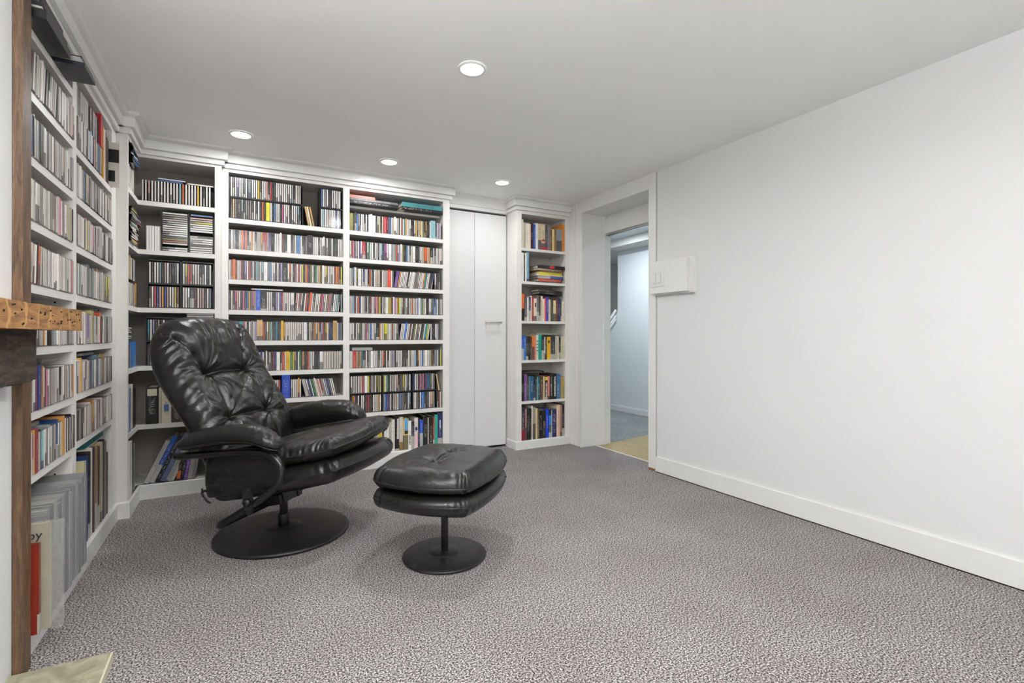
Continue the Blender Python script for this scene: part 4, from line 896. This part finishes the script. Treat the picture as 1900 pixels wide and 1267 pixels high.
for b, m_, w_, h_ in r5:
    L_ = b['label']
    if 'WEST' in L_: text('WEST COAST JAZZ', b, spine_text_m(m_, h_, vert=.42), .0148, 'f2efe8', bold=.0005); panel(b, m_, -w_*.42, w_*.42, h_*.84, h_*.98, 'e4cc3a')
    if 'STANDARDS' in L_: text('THE JAZZ STANDARDS', b, spine_text_m(m_, h_, vert=.5), .0168, 'f6f4ee', bold=.0006)
    if 'HISTORY' in L_: text('HISTORY OF JAZZ', b, spine_text_m(m_, h_, vert=.38), .013, 'c9c6ae', bold=.0002)
    if 'small white capitals' in L_: text('THE STORY OF JAZZ', b, spine_text_m(m_, h_, vert=.5), .010, 'b8b8b4'); L_ = ''
    if 'ridged' in L_: panel(b, m_, -w_*.45, w_*.45, h_*.86, h_*.875, '7f9cc0'); panel(b, m_, -w_*.45, w_*.45, h_*.10, h_*.115, '7f9cc0')
for b, m_, w_, h_ in r5:
    if 'small white capitals' in b['label']:
        for c_ in [c for c in b.children if c.name.startswith('lettering')]: bpy.data.objects.remove(c_)
m_ = NARROW.mtx(.02, .09, SR[4]+.2262) @ Matrix.Translation((0, 0, .010)) @ Matrix.Rotation(R(90), 4, 'Y'); book(m_, .020, .12, .26, '161a18', 'black book lying flat at the back on the fifth narrow shelf row')
r6 = nrow(.07, [(26, 278, '3a2a40', 'purple-navy book with red foot, first on the bottom narrow shelf'), (10, 265, 'b08080'), (24, 268, '1a1f1c', 'black book with small white lettering, bottom narrow shelf'), (10, 262, '2c1c1c'), (8, 285, 'f0e8e0'), (18, 272, '9a9c88'), (14, 262, 'd8c090'), (14, 260, '5a4a30'), (20, 238, '101010'), (24, 240, '201c18', 'black-brown book lettered JAZZ, bottom narrow shelf'), (20, 245, '1040d0', 'bright blue book on the bottom narrow shelf'), (16, 240, '14222c', 'dark book with light blue top, bottom narrow shelf'), (8, 235, '9ab0b8'),
          (32, 240, '2a2458', 'wide dark purple book on the bottom narrow shelf'), (7, 270, 'f0e0c0'), (18, 278, 'e0b8a0'), (15, 272, 'a08070'), (16, 278, '20181a', 'dark brown book last on the bottom narrow shelf')], 5)
for b, m_, w_, h_ in r6:
    L_ = b['label']
    if 'red foot' in L_: panel(b, m_, -w_*.44, w_*.44, .002, h_*.32, '8e2430')
    if 'lettered JAZZ' in L_: text('JAZZ', b, spine_text_m(m_, h_, vert=.5), .018, 'b8924e')
    if 'light blue top' in L_: panel(b, m_, -w_*.4, w_*.4, h_*.45, h_*.8, '2d8be0')

o = link('cd_case_rows', BULK.build('cd_case_rows', [M['jewel'], M['spine_bulk']]))
tag(o, 'packed rows of thin multicoloured CD spines on the far bookcase shelves', 'CD cases', kind='stuff')

slab('display_case', (XL-.12, B0+.600, SB[0]+.001), (XL+.036, B0+.604, SB[0]+.225), ink('e9e2d6'), 'cream card-backed case sticking out at the far left post, top shelf', 'display case')
dc = bpy.data.objects['display_case']
for z0, z1, x1 in ((.125, .19, .034), (.03, .085, .018)):
    o = boxo('dark_panel', (XL-.01, B0+.5985, SB[0]+z0), (XL+x1, B0+.5999, SB[0]+z1), M['black'], dc)
#PART3
# ------------------------------------------------------------------ fireplace timber and hearth
def rough_beam(name, a, b, m, parent=None, seed=1, amp=.003, cuts=(3, 24, 3), ragged=0.0):
    """sawn beam with slightly uneven faces"""
    bm = bmesh.new(); n = cuts
    vs = {}
    def vid(i, j, k):
        if (i, j, k) in vs: return vs[(i, j, k)]
        p = Vector((a[0]+(b[0]-a[0])*i/n[0], a[1]+(b[1]-a[1])*j/n[1], a[2]+(b[2]-a[2])*k/n[2]))
        q = noise.noise_vector(p*14+Vector((seed, 0, 0)))*amp + noise.noise_vector(p*55+Vector((seed, 3, 0)))*amp*.35
        if k == 0 and ragged: q.z += ragged*(noise.noise(Vector((p.x*6, p.y*9, seed)))+.3*noise.noise(Vector((p.x*30, p.y*45, seed))))
        vs[(i, j, k)] = bm.verts.new(p+q); return vs[(i, j, k)]
    for i in range(n[0]):
        for j in range(n[1]):
            for k in (0, n[2]): bm.faces.new([vid(i, j, k), vid(i+1, j, k), vid(i+1, j+1, k), vid(i, j+1, k)])
    for j in range(n[1]):
        for k in range(n[2]):
            for i in (0, n[0]): bm.faces.new([vid(i, j, k), vid(i, j+1, k), vid(i, j+1, k+1), vid(i, j, k+1)])
    for i in range(n[0]):
        for k in range(n[2]):
            for j in (0, n[1]): bm.faces.new([vid(i, j, k), vid(i+1, j, k), vid(i+1, j, k+1), vid(i, j, k+1)])
    return put(name, bm, m, parent)
post = rough_beam('timber_post', (-.5405, 1.864, 0), (-.519, 1.929, Z-.001), M['post'], seed=4, amp=.0008, cuts=(2, 3, 60))
tag(post, 'tall brown stained timber post from floor to ceiling, left of the bookcase', 'post')
mt = empty('mantelpiece', 'rustic pine mantel beam with dark weathered beam below, jutting in at left', 'mantelpiece', (-.5, 1.5, .9))
MTI = Matrix.Translation((.5, -1.5, -.9))
o = rough_beam('mantel_beam', (-.540, .55, .9695), (-.42, 1.863, 1.0305), M['mantel'], mt, 7, .0016, (4, 60, 3)); o.matrix_parent_inverse = MTI
o = rough_beam('mantel_beam_end', (-.5185, 1.8631, .9695), (-.42, 2.0, 1.0305), M['mantel'], mt, 7, .0016, (4, 8, 3)); o.matrix_parent_inverse = MTI; o.name = 'beam_end'
o = rough_beam('weathered_beam', (-.540, .55, .832), (-.482, 1.830, .9685), M['corbel'], mt, 9, .0035, (3, 60, 6), ragged=.016); o.matrix_parent_inverse = MTI
# nail holes
rn = random.Random(3); bm = bmesh.new()
for i in range(34):
    y = 1.30+rn.random()*.68; z = .978+rn.random()*.044; r_ = rn.uniform(.0012, .0026)
    ring = [bm.verts.new((-.4178, y+r_*math.cos(a)*1.1, z+r_*math.sin(a))) for a in [k*math.pi/4 for k in range(8)]]; ring2 = [bm.verts.new((-.421, v.co.y, v.co.z)) for v in ring]
    bm.faces.new(ring)
    for k in range(8): bm.faces.new((ring[k], ring[(k+1) % 8], ring2[(k+1) % 8], ring2[k]))
o = put('nail_hole', bm, M['dark'], mt, kind='stuff'); o.matrix_parent_inverse = MTI
hs = rough_beam('hearth_slab', (-.5405, .9, .0005), (-.322, 1.846, .028), M['stone'], seed=2, amp=.0012, cuts=(12, 40, 1))
tag(hs, 'greenish grey slate hearth slab on the carpet at the foot of the timber post', 'hearth')
lt = boxo('hearth_edge', (-.3215, .9, .001), (-.316, 1.846, .027), mat('slate_edge', 'c5c1a8', .6), hs)

# ------------------------------------------------------------------ light switches on the right wall
sw = empty('light_switch', 'white double rocker switch on a stepped white wooden box beside the doorway', 'light switch', (XR, 2.42, 1.35))
SWI = Matrix.Translation((-XR, -2.42, -1.35))
def sb(name, a, b, m, bev=.0015, parent=sw):
    bm = bmesh.new(); box(bm, a, b); o = put(name, bm, m, parent, bevel=bev); o.matrix_parent_inverse = SWI; return o
sb('backing_board', (XR-.026, 2.243, 1.236), (XR-.0005, 2.592, 1.470), M['trim']); sb('mounting_box', (XR-.052, 2.268, 1.246), (XR-.0265, 2.590, 1.460), M['trim'])
pl_ = sb('cover_plate', (XR-.057, 2.466, 1.290), (XR-.0525, 2.582, 1.408), M['plate'])
for y in (2.489, 2.535):
    k = sb('rocker', (XR-.061, y, 1.316), (XR-.0572, y+.032, 1.382), M['plate'], .001); 
    k2 = sb('rocker_gap', (XR-.0576, y-.0015, 1.3145), (XR-.0571, y+.0335, 1.3835), mat('switch_gap', '8a8a86', .6), 0)

# ------------------------------------------------------------------ leather recliner
fbm = noise.noise
def pillow(name, fn, nu, nv, m, parent, disp=None):
    """two sheets over (a,b) in [-1,1]^2 joined at the rim; fn(a,b,side)->(x,y,z)"""
    bm = bmesh.new(); g = {}
    def warp(t): return math.sin(t*math.pi/2)
    for s in (1, -1):
        for i in range(nu+1):
            for j in range(nv+1):
                rim = i in (0, nu) or j in (0, nv)
                if rim and s == -1: g[(s, i, j)] = g[(1, i, j)]; continue
                a = warp(-1+2*i/nu); b = warp(-1+2*j/nv)
                g[(s, i, j)] = bm.verts.new(fn(a, b, s))
        for i in range(nu):
            for j in range(nv):
                q = [g[(s, i, j)], g[(s, i+1, j)], g[(s, i+1, j+1)], g[(s, i, j+1)]]
                bm.faces.new(q if s == 1 else q[::-1])
    bmesh.ops.remove_doubles(bm, verts=bm.verts[:], dist=1e-6)
    return put(name, bm, m, parent, smooth=True)
def rp(a, b, r, q=7.0, crown=.12):
    m = max(abs(a), abs(b))
    if m >= 1: return 0.0
    c = 1-crown*(a*a+b*b-a*a*b*b)
    return c*(1.0 if m < 1-r else math.sqrt(max(0.0, 1-((m-1+r)/r)**2)))
def sq(a, b, k):   # square to rounded square
    return a*math.sqrt(max(0, 1-k*b*b)), b*math.sqrt(max(0, 1-k*a*a))
def prof(t, p, q=.5): return max(0.0, 1-abs(t)**p)**q
def seg_d(px, py, ax, ay, bx, by):
    dx, dy = bx-ax, by-ay; t = max(0, min(1, ((px-ax)*dx+(py-ay)*dy)/(dx*dx+dy*dy+1e-9)))
    return math.hypot(px-ax-t*dx, py-ay-t*dy), t

CH = empty('recliner', 'black leather swivel recliner with tufted back, wide round base', 'recliner', (.20, 2.65, 0), R(-42))
# base, pole, hub
bm = bmesh.new(); lathe(bm, [(0, .001), (.290, .001), (.300, .006), (.301, .013), (.296, .018), (.285, .021), (.20, .029), (.10, .035), (.082, .0365)], 96); put('base_disc', bm, M['metal_black'], CH, smooth=True)
bm = bmesh.new(); lathe(bm, [(.0815, .0355), (.081, .0375), (.03, .039), (.0265, .0385)], 64); put('base_plate', bm, M['metal_black'], CH, smooth=True)
bm = bmesh.new(); lathe(bm, [(.024, .038), (.0255, .04), (.0255, .094), (.0235, .097), (.019, .0972)], 32); put('collar', bm, M['black'], CH, smooth=True)
bm = bmesh.new(); lathe(bm, [(.0185, .09), (.0185, .165)], 24); put('pole', bm, M['tube_black'], CH, smooth=True)
def tilted(name, c, s, ry, m, parent=CH, bev=.004, rz=0):
    bm = bmesh.new(); box(bm, (-s[0]/2, -s[1]/2, -s[2]/2), (s[0]/2, s[1]/2, s[2]/2)); o = put(name, bm, m, parent, bevel=bev)
    o.location = c; o.rotation_euler = (0, ry, rz); return o
tilted('hub_block', (-.012, 0, .176), (.105, .165, .042), R(-12), M['metal_black'])
tilted('hub_clamp', (-.012, -.052, .178), (.112, .012, .050), R(-12), M['black'], bev=.003); tilted('hub_clamp', (-.012, .052, .178), (.112, .012, .050), R(-12), M['black'], bev=.003)
bm = bmesh.new(); lathe(bm, [(.022, .0), (.022, .004), (.010, .008), (0, .008)], 24); o = put('pole_cap', bm, M['black'], CH, smooth=True); o.location = (-.012, 0, .199); o.rotation_euler = (0, R(-12), 0)
# tube frame (one bent tube: arm, front bend, sled, cross tube and back up the other side)
side = [(-.275, .432), (-.15, .446), (0, .462), (.11, .471), (.17, .469), (.215, .453), (.242, .423), (.248, .388), (.236, .350), (.205, .318), (.15, .278), (.05, .214), (-.03, .168)]
pts = [(x, -.335, z) for x, z in side]+[(-.062, -.322, .150), (-.072, -.29, .144), (-.072, -.15, .144), (-.072, 0, .144), (-.072, .15, .144), (-.072, .29, .144), (-.062, .322, .150)]+[(x, .335, z) for x, z in side[::-1]]
bm = bmesh.new(); tube(bm, pts, .0155, 12, 5); put('tube_frame', bm, M['tube_black'], CH, smooth=True)
for s in (-1, 1):
    bm = bmesh.new(); tube(bm, [(-.04, s*.05, .185), (.10, s*.12, .262), (.30, s*.19, .352)], .012, 8, 4); put('seat_rail', bm, M['tube_black'], CH, smooth=True)
for s in (-1, 1):
    bm = bmesh.new()
    n = 20; ri = [bm.verts.new((.098+.021*math.cos(2*math.pi*k/n)-.008*math.sin(2*math.pi*k/n), s*.345-.007, .268+.055*math.sin(2*math.pi*k/n)+.003*math.cos(2*math.pi*k/n))) for k in range(n)]
    ro = [bm.verts.new((v.co.x, v.co.y+.014, v.co.z)) for v in ri]
    bm.faces.new(ri); bm.faces.new(ro[::-1])
    for k in range(n): bm.faces.new((ri[k], ro[k], ro[(k+1) % n], ri[(k+1) % n]))
    b_ = put('tension_bracket', bm, M['metal_black'], CH, bevel=.002)
    bm = bmesh.new(); lathe(bm, [(0, 0), (.016, 0), (.017, .004), (.013, .012), (0, .013)], 20); k_ = put('knob', bm, M['black'], b_, smooth=True)
    k_.location = (.098, s*.352, .268); k_.rotation_euler = (R(90)*(1 if s < 0 else -1), 0, 0)

# seat: lower and upper cushion, tilted up to the front
TL = math.atan(.215)
def seat_frame(x, y, z): return (x*math.cos(TL)-z*math.sin(TL), y, x*math.sin(TL)+z*math.cos(TL))
def low_cushion(a, b, s):
    x, y = sq(a, b, .20); x = x*.338+.142; y = y*.308+.006
    h = .058*rp(a, b, .20)
    w_ = 0
    # pleats at the front corners and along the rim
    e = max(abs(a), abs(b)); ang = math.atan2(b, a)
    corner = math.exp(-((abs(a)-1)**2+(abs(b)-1)**2)/.06)
    w_ += corner*.007*math.sin(ang*70+3*fbm(Vector((a*3, b*3, 1)))) * (1 if e > .5 else e*2)
    w_ += .004*fbm(Vector((x*9, y*9, s*3.0)))*1.0
    p = seat_frame(x, y, s*h+w_*.7)
    k = 1+w_*.9
    return (p[0]*1+(w_*.6*math.cos(ang)), p[1]+w_*.6*math.sin(ang), p[2]+.297)
pillow('lower_cushion', low_cushion, 120, 90, M['leather'], CH)
def top_cushion(a, b, s):
    x, y = sq(a, b, .24); x = x*.290+.178; y = y*.295+.006
    h = (.056 if s > 0 else .044)*rp(a, b, .22)
    w_ = 0; e = max(abs(a), abs(b)); ang = math.atan2(b, a)
    rimw = math.exp(-((1-e)/.16)**2)
    w_ += rimw*.0042*math.sin((b if abs(a) > abs(b) else a)*58+9*fbm(Vector((a*4, b*4, 7))))*(.15+2.2*max(0, fbm(Vector((a*5, b*5, 2)))))
    w_ += .010*fbm(Vector((x*6, y*6, 4)))*(1-rimw*.5)
    if s > 0:    # seat buttons and folds running from the front edge
        for (tx, ty) in ((.14, -.12), (.14, .12)):
            r = math.hypot(x-tx, y-ty); w_ -= .026*math.exp(-r/.035); w_ += .004*math.exp(-r/.09)*math.cos(7*math.atan2(y-ty, x-tx)+4*fbm(Vector((x*7, y*7, 5))))
        d1, _ = seg_d(x, y, .14, -.12, .14, .12); w_ -= .012*math.exp(-d1/.012)
    p = seat_frame(x, y, s*h+w_)
    # front edge sags a little in the middle, corners lift at far side
    return (p[0]+rimw*w_*.5*math.cos(ang), p[1]+rimw*w_*.5*math.sin(ang), p[2]+.402+.012*math.sin(y*6))
seat = pillow('seat_cushion', top_cushion, 170, 140, M['leather'], CH)
rim = []
for k in range(161):
    t = k/160*4; i, f = int(t) % 4, t % 1
    a, b = [(1, -1+2*f), (1-2*f, 1), (-1, 1-2*f), (-1+2*f, -1)][i]; rim.append(Vector(top_cushion(a, b, 1)))
bm = bmesh.new(); tube(bm, rim, .0042, 6, 1, caps=False); put('piping', bm, M['leather'], seat, smooth=True)
rim = []
for k in range(161):
    t = k/160*4; i, f = int(t) % 4, t % 1
    a, b = [(1, -1+2*f), (1-2*f, 1), (-1, 1-2*f), (-1+2*f, -1)][i]; rim.append(Vector(low_cushion(a, b, 1)))
bm = bmesh.new(); tube(bm, rim, .003, 6, 1, caps=False); put('piping', bm, M['leather'], bpy.data.objects['lower_cushion'], smooth=True)

# backrest
TB = math.atan(.115/.225)                     # lean from vertical
BX, BZ, BL = -.165, .315, .80                  # foot of the mid-plane, length along the back
def half_w(l):
    t = l/BL
    if t < .5: return .268+.048*math.sin(t/.5*math.pi/2)
    if t < .66: return .316
    u = (t-.66)/.34; return .316*math.sqrt(max(0.0, 1-(u*.74)**2.6))
Tn = [(-.112, .49), (.135, .49), (-.112, .245), (.135, .245)]   # tufts (y, l)
def back_pt(a, b, s):
    l = (b+1)/2*BL; t = l/BL
    # top corners round off
    y = a*half_w(l)+.034
    top = .0
    l2 = l - .030*(abs(a)**4)*(t**4)
    thick = .090*prof(a, 3.6)*prof(b, 7 if b > 0 else 10)
    d = 0.0
    if s > 0:
        # headrest roll and side wings puff outwards
        head = math.exp(-((l-.655)/.135)**2)*math.exp(-(y/.20)**4)
        d += .034*head
        d += .016*math.exp(-((abs(y)-.225)/.06)**2)*math.exp(-((l-.42)/.30)**2)
        lum = math.exp(-((l-.36)/.10)**2)*math.exp(-(y/.12)**4); d += .012*lum
        d += .014*math.exp(-((l-.12)/.09)**2)*math.exp(-(y/.17)**4)
        # seams
        for (p, q, A_, sg) in ((Tn[0], Tn[1], .042, .016), (Tn[2], Tn[3], .024, .014), (Tn[0], (-.150, .58), .034, .015), ((-.150, .58), (-.195, .67), .028, .014), ((-.195, .67), (-.245, .735), .022, .014),
                               (Tn[1], (.140, .60), .034, .015), ((.140, .60), (.165, .70), .028, .014), ((.165, .70), (.20, .775), .022, .014),
                               (Tn[0], Tn[3], .013, .012), (Tn[1], Tn[3], .012, .010), (Tn[0], Tn[2], .010, .010), (Tn[1], Tn[2], .006, .010),
                               (Tn[2], (-.13, .02), .012, .014), (Tn[3], (.12, .02), .012, .014), (Tn[3], (.24, .20), .008, .012), (Tn[2], (-.27, .14), .008, .012), (Tn[0], (-.28, .53), .006, .012), (Tn[1], (.27, .60), .009, .010), (Tn[1], (.28, .46), .006, .012), (Tn[3], (.27, .40), .011, .010)):
            dd, tt = seg_d(y, l, p[0], p[1], q[0], q[1])
            if dd < .12: d -= A_*math.exp(-dd/sg)*(1-.25*tt)
        for n_, (ty, tl) in enumerate(Tn):
            r = math.hypot(y-ty, l-tl)
            if r < .25:
                d -= .022*math.exp(-r/.026)
                th = math.atan2(l-tl, y-ty)
                w1 = math.sin(th*9+n_*1.7+5*fbm(Vector((y*5, l*5, n_+.5))))+.6*math.sin(th*17+n_*2.9+6*fbm(Vector((y*7, l*7, n_+3.5))))
                d += .0062*w1*math.exp(-r/.085)*min(1, r/.03)
        # gathers over the top of the headrest and down the wings
        hr_ = math.exp(-((l-.70)/.10)**2)*math.exp(-(y/.17)**6)
        d += .0045*hr_*math.sin(y*120+6*fbm(Vector((y*9, l*4, 11))))*(.4+abs(fbm(Vector((y*12, l*3, 8))))*1.6)
        wing = math.exp(-((abs(y)-.24)/.07)**2)
        d += .0036*wing*math.sin(l*120+(-1 if y < 0 else 1)*y*80+6*fbm(Vector((y*8, l*8, 15))))*(.3+abs(fbm(Vector((y*6, l*10, 18))))*1.6)
        d += .006*fbm(Vector((y*11, l*11, 21)))+.0025*fbm(Vector((y*34, l*26, 25)))
    else:
        d = .008*fbm(Vector((y*6, l*6, 31)))
    edge = min(1.0, prof(a, 6)*1.6)*min(1.0, prof(b, 14)*1.6)
    n_ = s*thick+(d*edge if s > 0 else -d*edge)
    # curve the head end slightly forward, lumbar out
    curve = .030*math.exp(-((t-.30)/.22)**2)-.010+.020*max(0, t-.7)/.3
    n_ += curve
    # axes: along = (-sinTB, cosTB), normal(front) = (cosTB, sinTB)
    x = BX-math.sin(TB)*l2+math.cos(TB)*n_; z = BZ+math.cos(TB)*l2+math.sin(TB)*n_
    x -= .03*(abs(a)**2)*math.exp(-((t-.75)/.3)**2)*.6     # wings fall back
    return (x, y, z)
back = pillow('backrest', back_pt, 230, 300, M['leather'], CH)
for i, (ty, tl) in enumerate(Tn):
    a = (ty-.034)/half_w(tl); p = back_pt(a, tl/BL*2-1, 1)
    bm = bmesh.new(); lathe(bm, [(0, .004), (.006, .003), (.008, 0), (.006, -.003), (0, -.004)], 16); o = put('button', bm, M['leather'], back, smooth=True)
    o.location = (p[0]+.004, p[1], p[2]+.002); o.rotation_euler = (0, R(90)-TB, 0)
# side panel of soft leather that closes the gap under the arms
def skirt(a, b, s):
    x, z = sq(a, b, .12); x = x*.200+.022; zz = z*.104+.374+.20*x
    h = (.030 if s > 0 else .030)*prof(a, 7)*prof(b, 7)
    return (x, 0, zz), h
for sd in (-1, 1):
    def fn(a, b, s, sd=sd):
        p, h = skirt(a, b, s); w_ = .006*fbm(Vector((a*2, b*4, 3+sd)))+.004*math.sin(b*9+a*3)
        return (p[0], sd*(.275+(h+w_*prof(a, 4)*prof(b, 4))*(1 if s > 0 else -1)*1.0), p[2])
    pillow('side_panel', fn, 40, 30, M['leather'], CH)
# arm pads: soft rolls over the tube
def arm(sd, lift):
    bm = bmesh.new(); n, k = 90, 36; rings = []
    for i in range(n+1):
        t = i/n; x = -.262+.508*t
        e = prof(2*t-1, 5.5, .5)
        zc = .478+.060*math.sin(min(1, t*1.12)*math.pi*.62)-.034*max(0, (t-.72)/.28)**2+lift
        ry, rz = (.056 if sd < 0 else .064)*e+.0005, ((.043 if sd < 0 else .050)+.006*math.sin(t*math.pi))*e+.0005
        ring = []
        for j in range(k):
            th = 2*math.pi*j/k; cy, cz = math.cos(th), math.sin(th)
            w_ = 0
            if cz > -.5:
                w_ = .0035*math.sin(x*190+4*cy+5*fbm(Vector((x*9, cy, sd+5))))*(.25+.9*max(0, t-.35))*max(0, fbm(Vector((x*7, cy*1.4, 9)))+.35)
                w_ += .004*fbm(Vector((x*10, cy*1.5, sd*3+cz)))
            flat = (.72 if sd < 0 else 1.7*(1 if abs(x) < .2 else .8)) if cz < 0 else 1
            r_ = 1+w_/.045
            ring.append(bm.verts.new((x+w_*.3, sd*.333+cy*ry*r_*(1 if abs(cy) < 2 else 1), zc+cz*rz*flat*r_)))
        rings.append(ring)
    for i in range(n):
        for j in range(k): bm.faces.new((rings[i][j], rings[i][(j+1) % k], rings[i+1][(j+1) % k], rings[i+1][j]))
    bm.faces.new(rings[0][::-1]); bm.faces.new(rings[-1])
    pad = put('arm_pad', bm, M['leather'], CH, smooth=True)
    bm = bmesh.new(); pts = [(-.255+.50*t, sd*(.333)-.055*1.0*prof(2*t-1, 5.5), .470+.052*math.sin(min(1, t*1.12)*math.pi*.62)-.034*max(0, (t-.72)/.28)**2+lift) for t in [i/30 for i in range(31)]]
    tube(bm, pts, .0022, 6, 1); put('seam', bm, M['leather'], pad, smooth=True)
arm(-1, 0); arm(1, .012)
# strap hanging behind the seat
bm = bmesh.new(); tube(bm, [(-.205, -.27, .275), (-.19, -.285, .262), (-.175, -.290, .250), (-.160, -.287, .232), (-.15, -.280, .222)], [.009, .010, .008, .009, .006], 8, 4, flat=.45); put('strap', bm, M['leather'], CH, smooth=True)
bm = bmesh.new(); tube(bm, [(-.195, -.275, .268), (-.17, -.29, .278), (-.145, -.285, .270), (-.15, -.28, .262)], .005, 8, 3); put('strap_clip', bm, M['black'], CH, smooth=True)

# ------------------------------------------------------------------ footstool
OT = empty('footstool', 'black leather footstool with two stacked cushions on a round pedestal', 'footstool', (.79, 2.035, 0), R(-46))
bm = bmesh.new(); lathe(bm, [(0, .001), (.172, .001), (.179, .004), (.180, .009), (.176, .013), (.12, .0185), (.066, .0225)], 72); put('base_disc', bm, M['metal_black'], OT, smooth=True)
bm = bmesh.new(); lathe(bm, [(.0655, .0218), (.065, .0235), (.03, .0255), (.0185, .0255), (.0165, .027)], 48); put('base_plate', bm, M['metal_black'], OT, smooth=True)
bm = bmesh.new(); lathe(bm, [(.0155, .025), (.0155, .262)], 24); put('pole', bm, M['tube_black'], OT, smooth=True)
boxo('seat_plate', (-.11, -.09, .255), (.11, .09, .263), M['metal_black'], OT)
def ot_low(a, b, s):
    x, y = sq(a, b, .30); x *= .240; y *= .284
    e = max(abs(a), abs(b)); ang = math.atan2(b, a); corner = math.exp(-((abs(a)-1)**2+(abs(b)-1)**2)/.05)
    h = (.040 if s > 0 else .054)*rp(a, b, .22); w_ = corner*.006*math.sin(ang*64+3*fbm(Vector((a*3, b*3, 2))))+.003*fbm(Vector((x*9, y*9, s*2.5)))
    # bottom drops towards the middle of the long sides like the photo's sagging cover
    return (x+w_*math.cos(ang)*.7, y+w_*math.sin(ang)*.7, .305+s*h+w_*.5)
lowc = pillow('lower_cushion', ot_low, 110, 120, M['leather'], OT)
TT = [(0, -.095), (0, .095)]
def ot_top(a, b, s):
    x, y = sq(a, b, .30); x *= .242; y *= .288
    e = max(abs(a), abs(b)); ang = math.atan2(b, a); corner = math.exp(-((abs(a)-1)**2+(abs(b)-1)**2)/.05)
    h = (.070 if s > 0 else .038)*rp(a, b, .27, crown=.20); d = 0
    d += corner*.0055*math.sin(ang*70+3*fbm(Vector((a*3, b*3, 9))))
    d += .0035*fbm(Vector((x*8, y*8, 12)))+.0015*fbm(Vector((x*26, y*22, 14)))
    if s > 0:
        for n_, (tx, ty) in enumerate(TT):
            r = math.hypot(x-tx, y-ty); d -= .024*math.exp(-r/.030)
            th = math.atan2(y-ty, x-tx); d += .0042*math.exp(-r/.055)*min(1, r/.02)*(math.sin(th*8+n_*2+4*fbm(Vector((x*6, y*6, n_+1.))))+.5*math.sin(th*15+n_))
        dd, _ = seg_d(x, y, TT[0][0], TT[0][1], TT[1][0], TT[1][1]); d -= .010*math.exp(-dd/.008); 
        dd, _ = seg_d(x, y, .018, -.08, .02, .07); d -= .005*math.exp(-dd/.005)
    k = prof(a, 8)*prof(b, 8) if e < .98 else .3
    return (x+corner*d*math.cos(ang), y+corner*d*math.sin(ang),   .376+s*h+d*min(1, k*1.5))
topc = pillow('seat_cushion', ot_top, 150, 170, M['leather'], OT)
for f_, par, r_ in ((ot_low, lowc, .003), (ot_top, topc, .0034)):
    rim = []
    for k in range(161):
        t = k/160*4; i, f = int(t) % 4, t % 1
        a, b = [(1, -1+2*f), (1-2*f, 1), (-1, 1-2*f), (-1+2*f, -1)][i]; rim.append(Vector(f_(a, b, 1)))
    bm = bmesh.new(); tube(bm, rim, r_, 6, 1, caps=False); put('piping', bm, M['leather'], par, smooth=True)
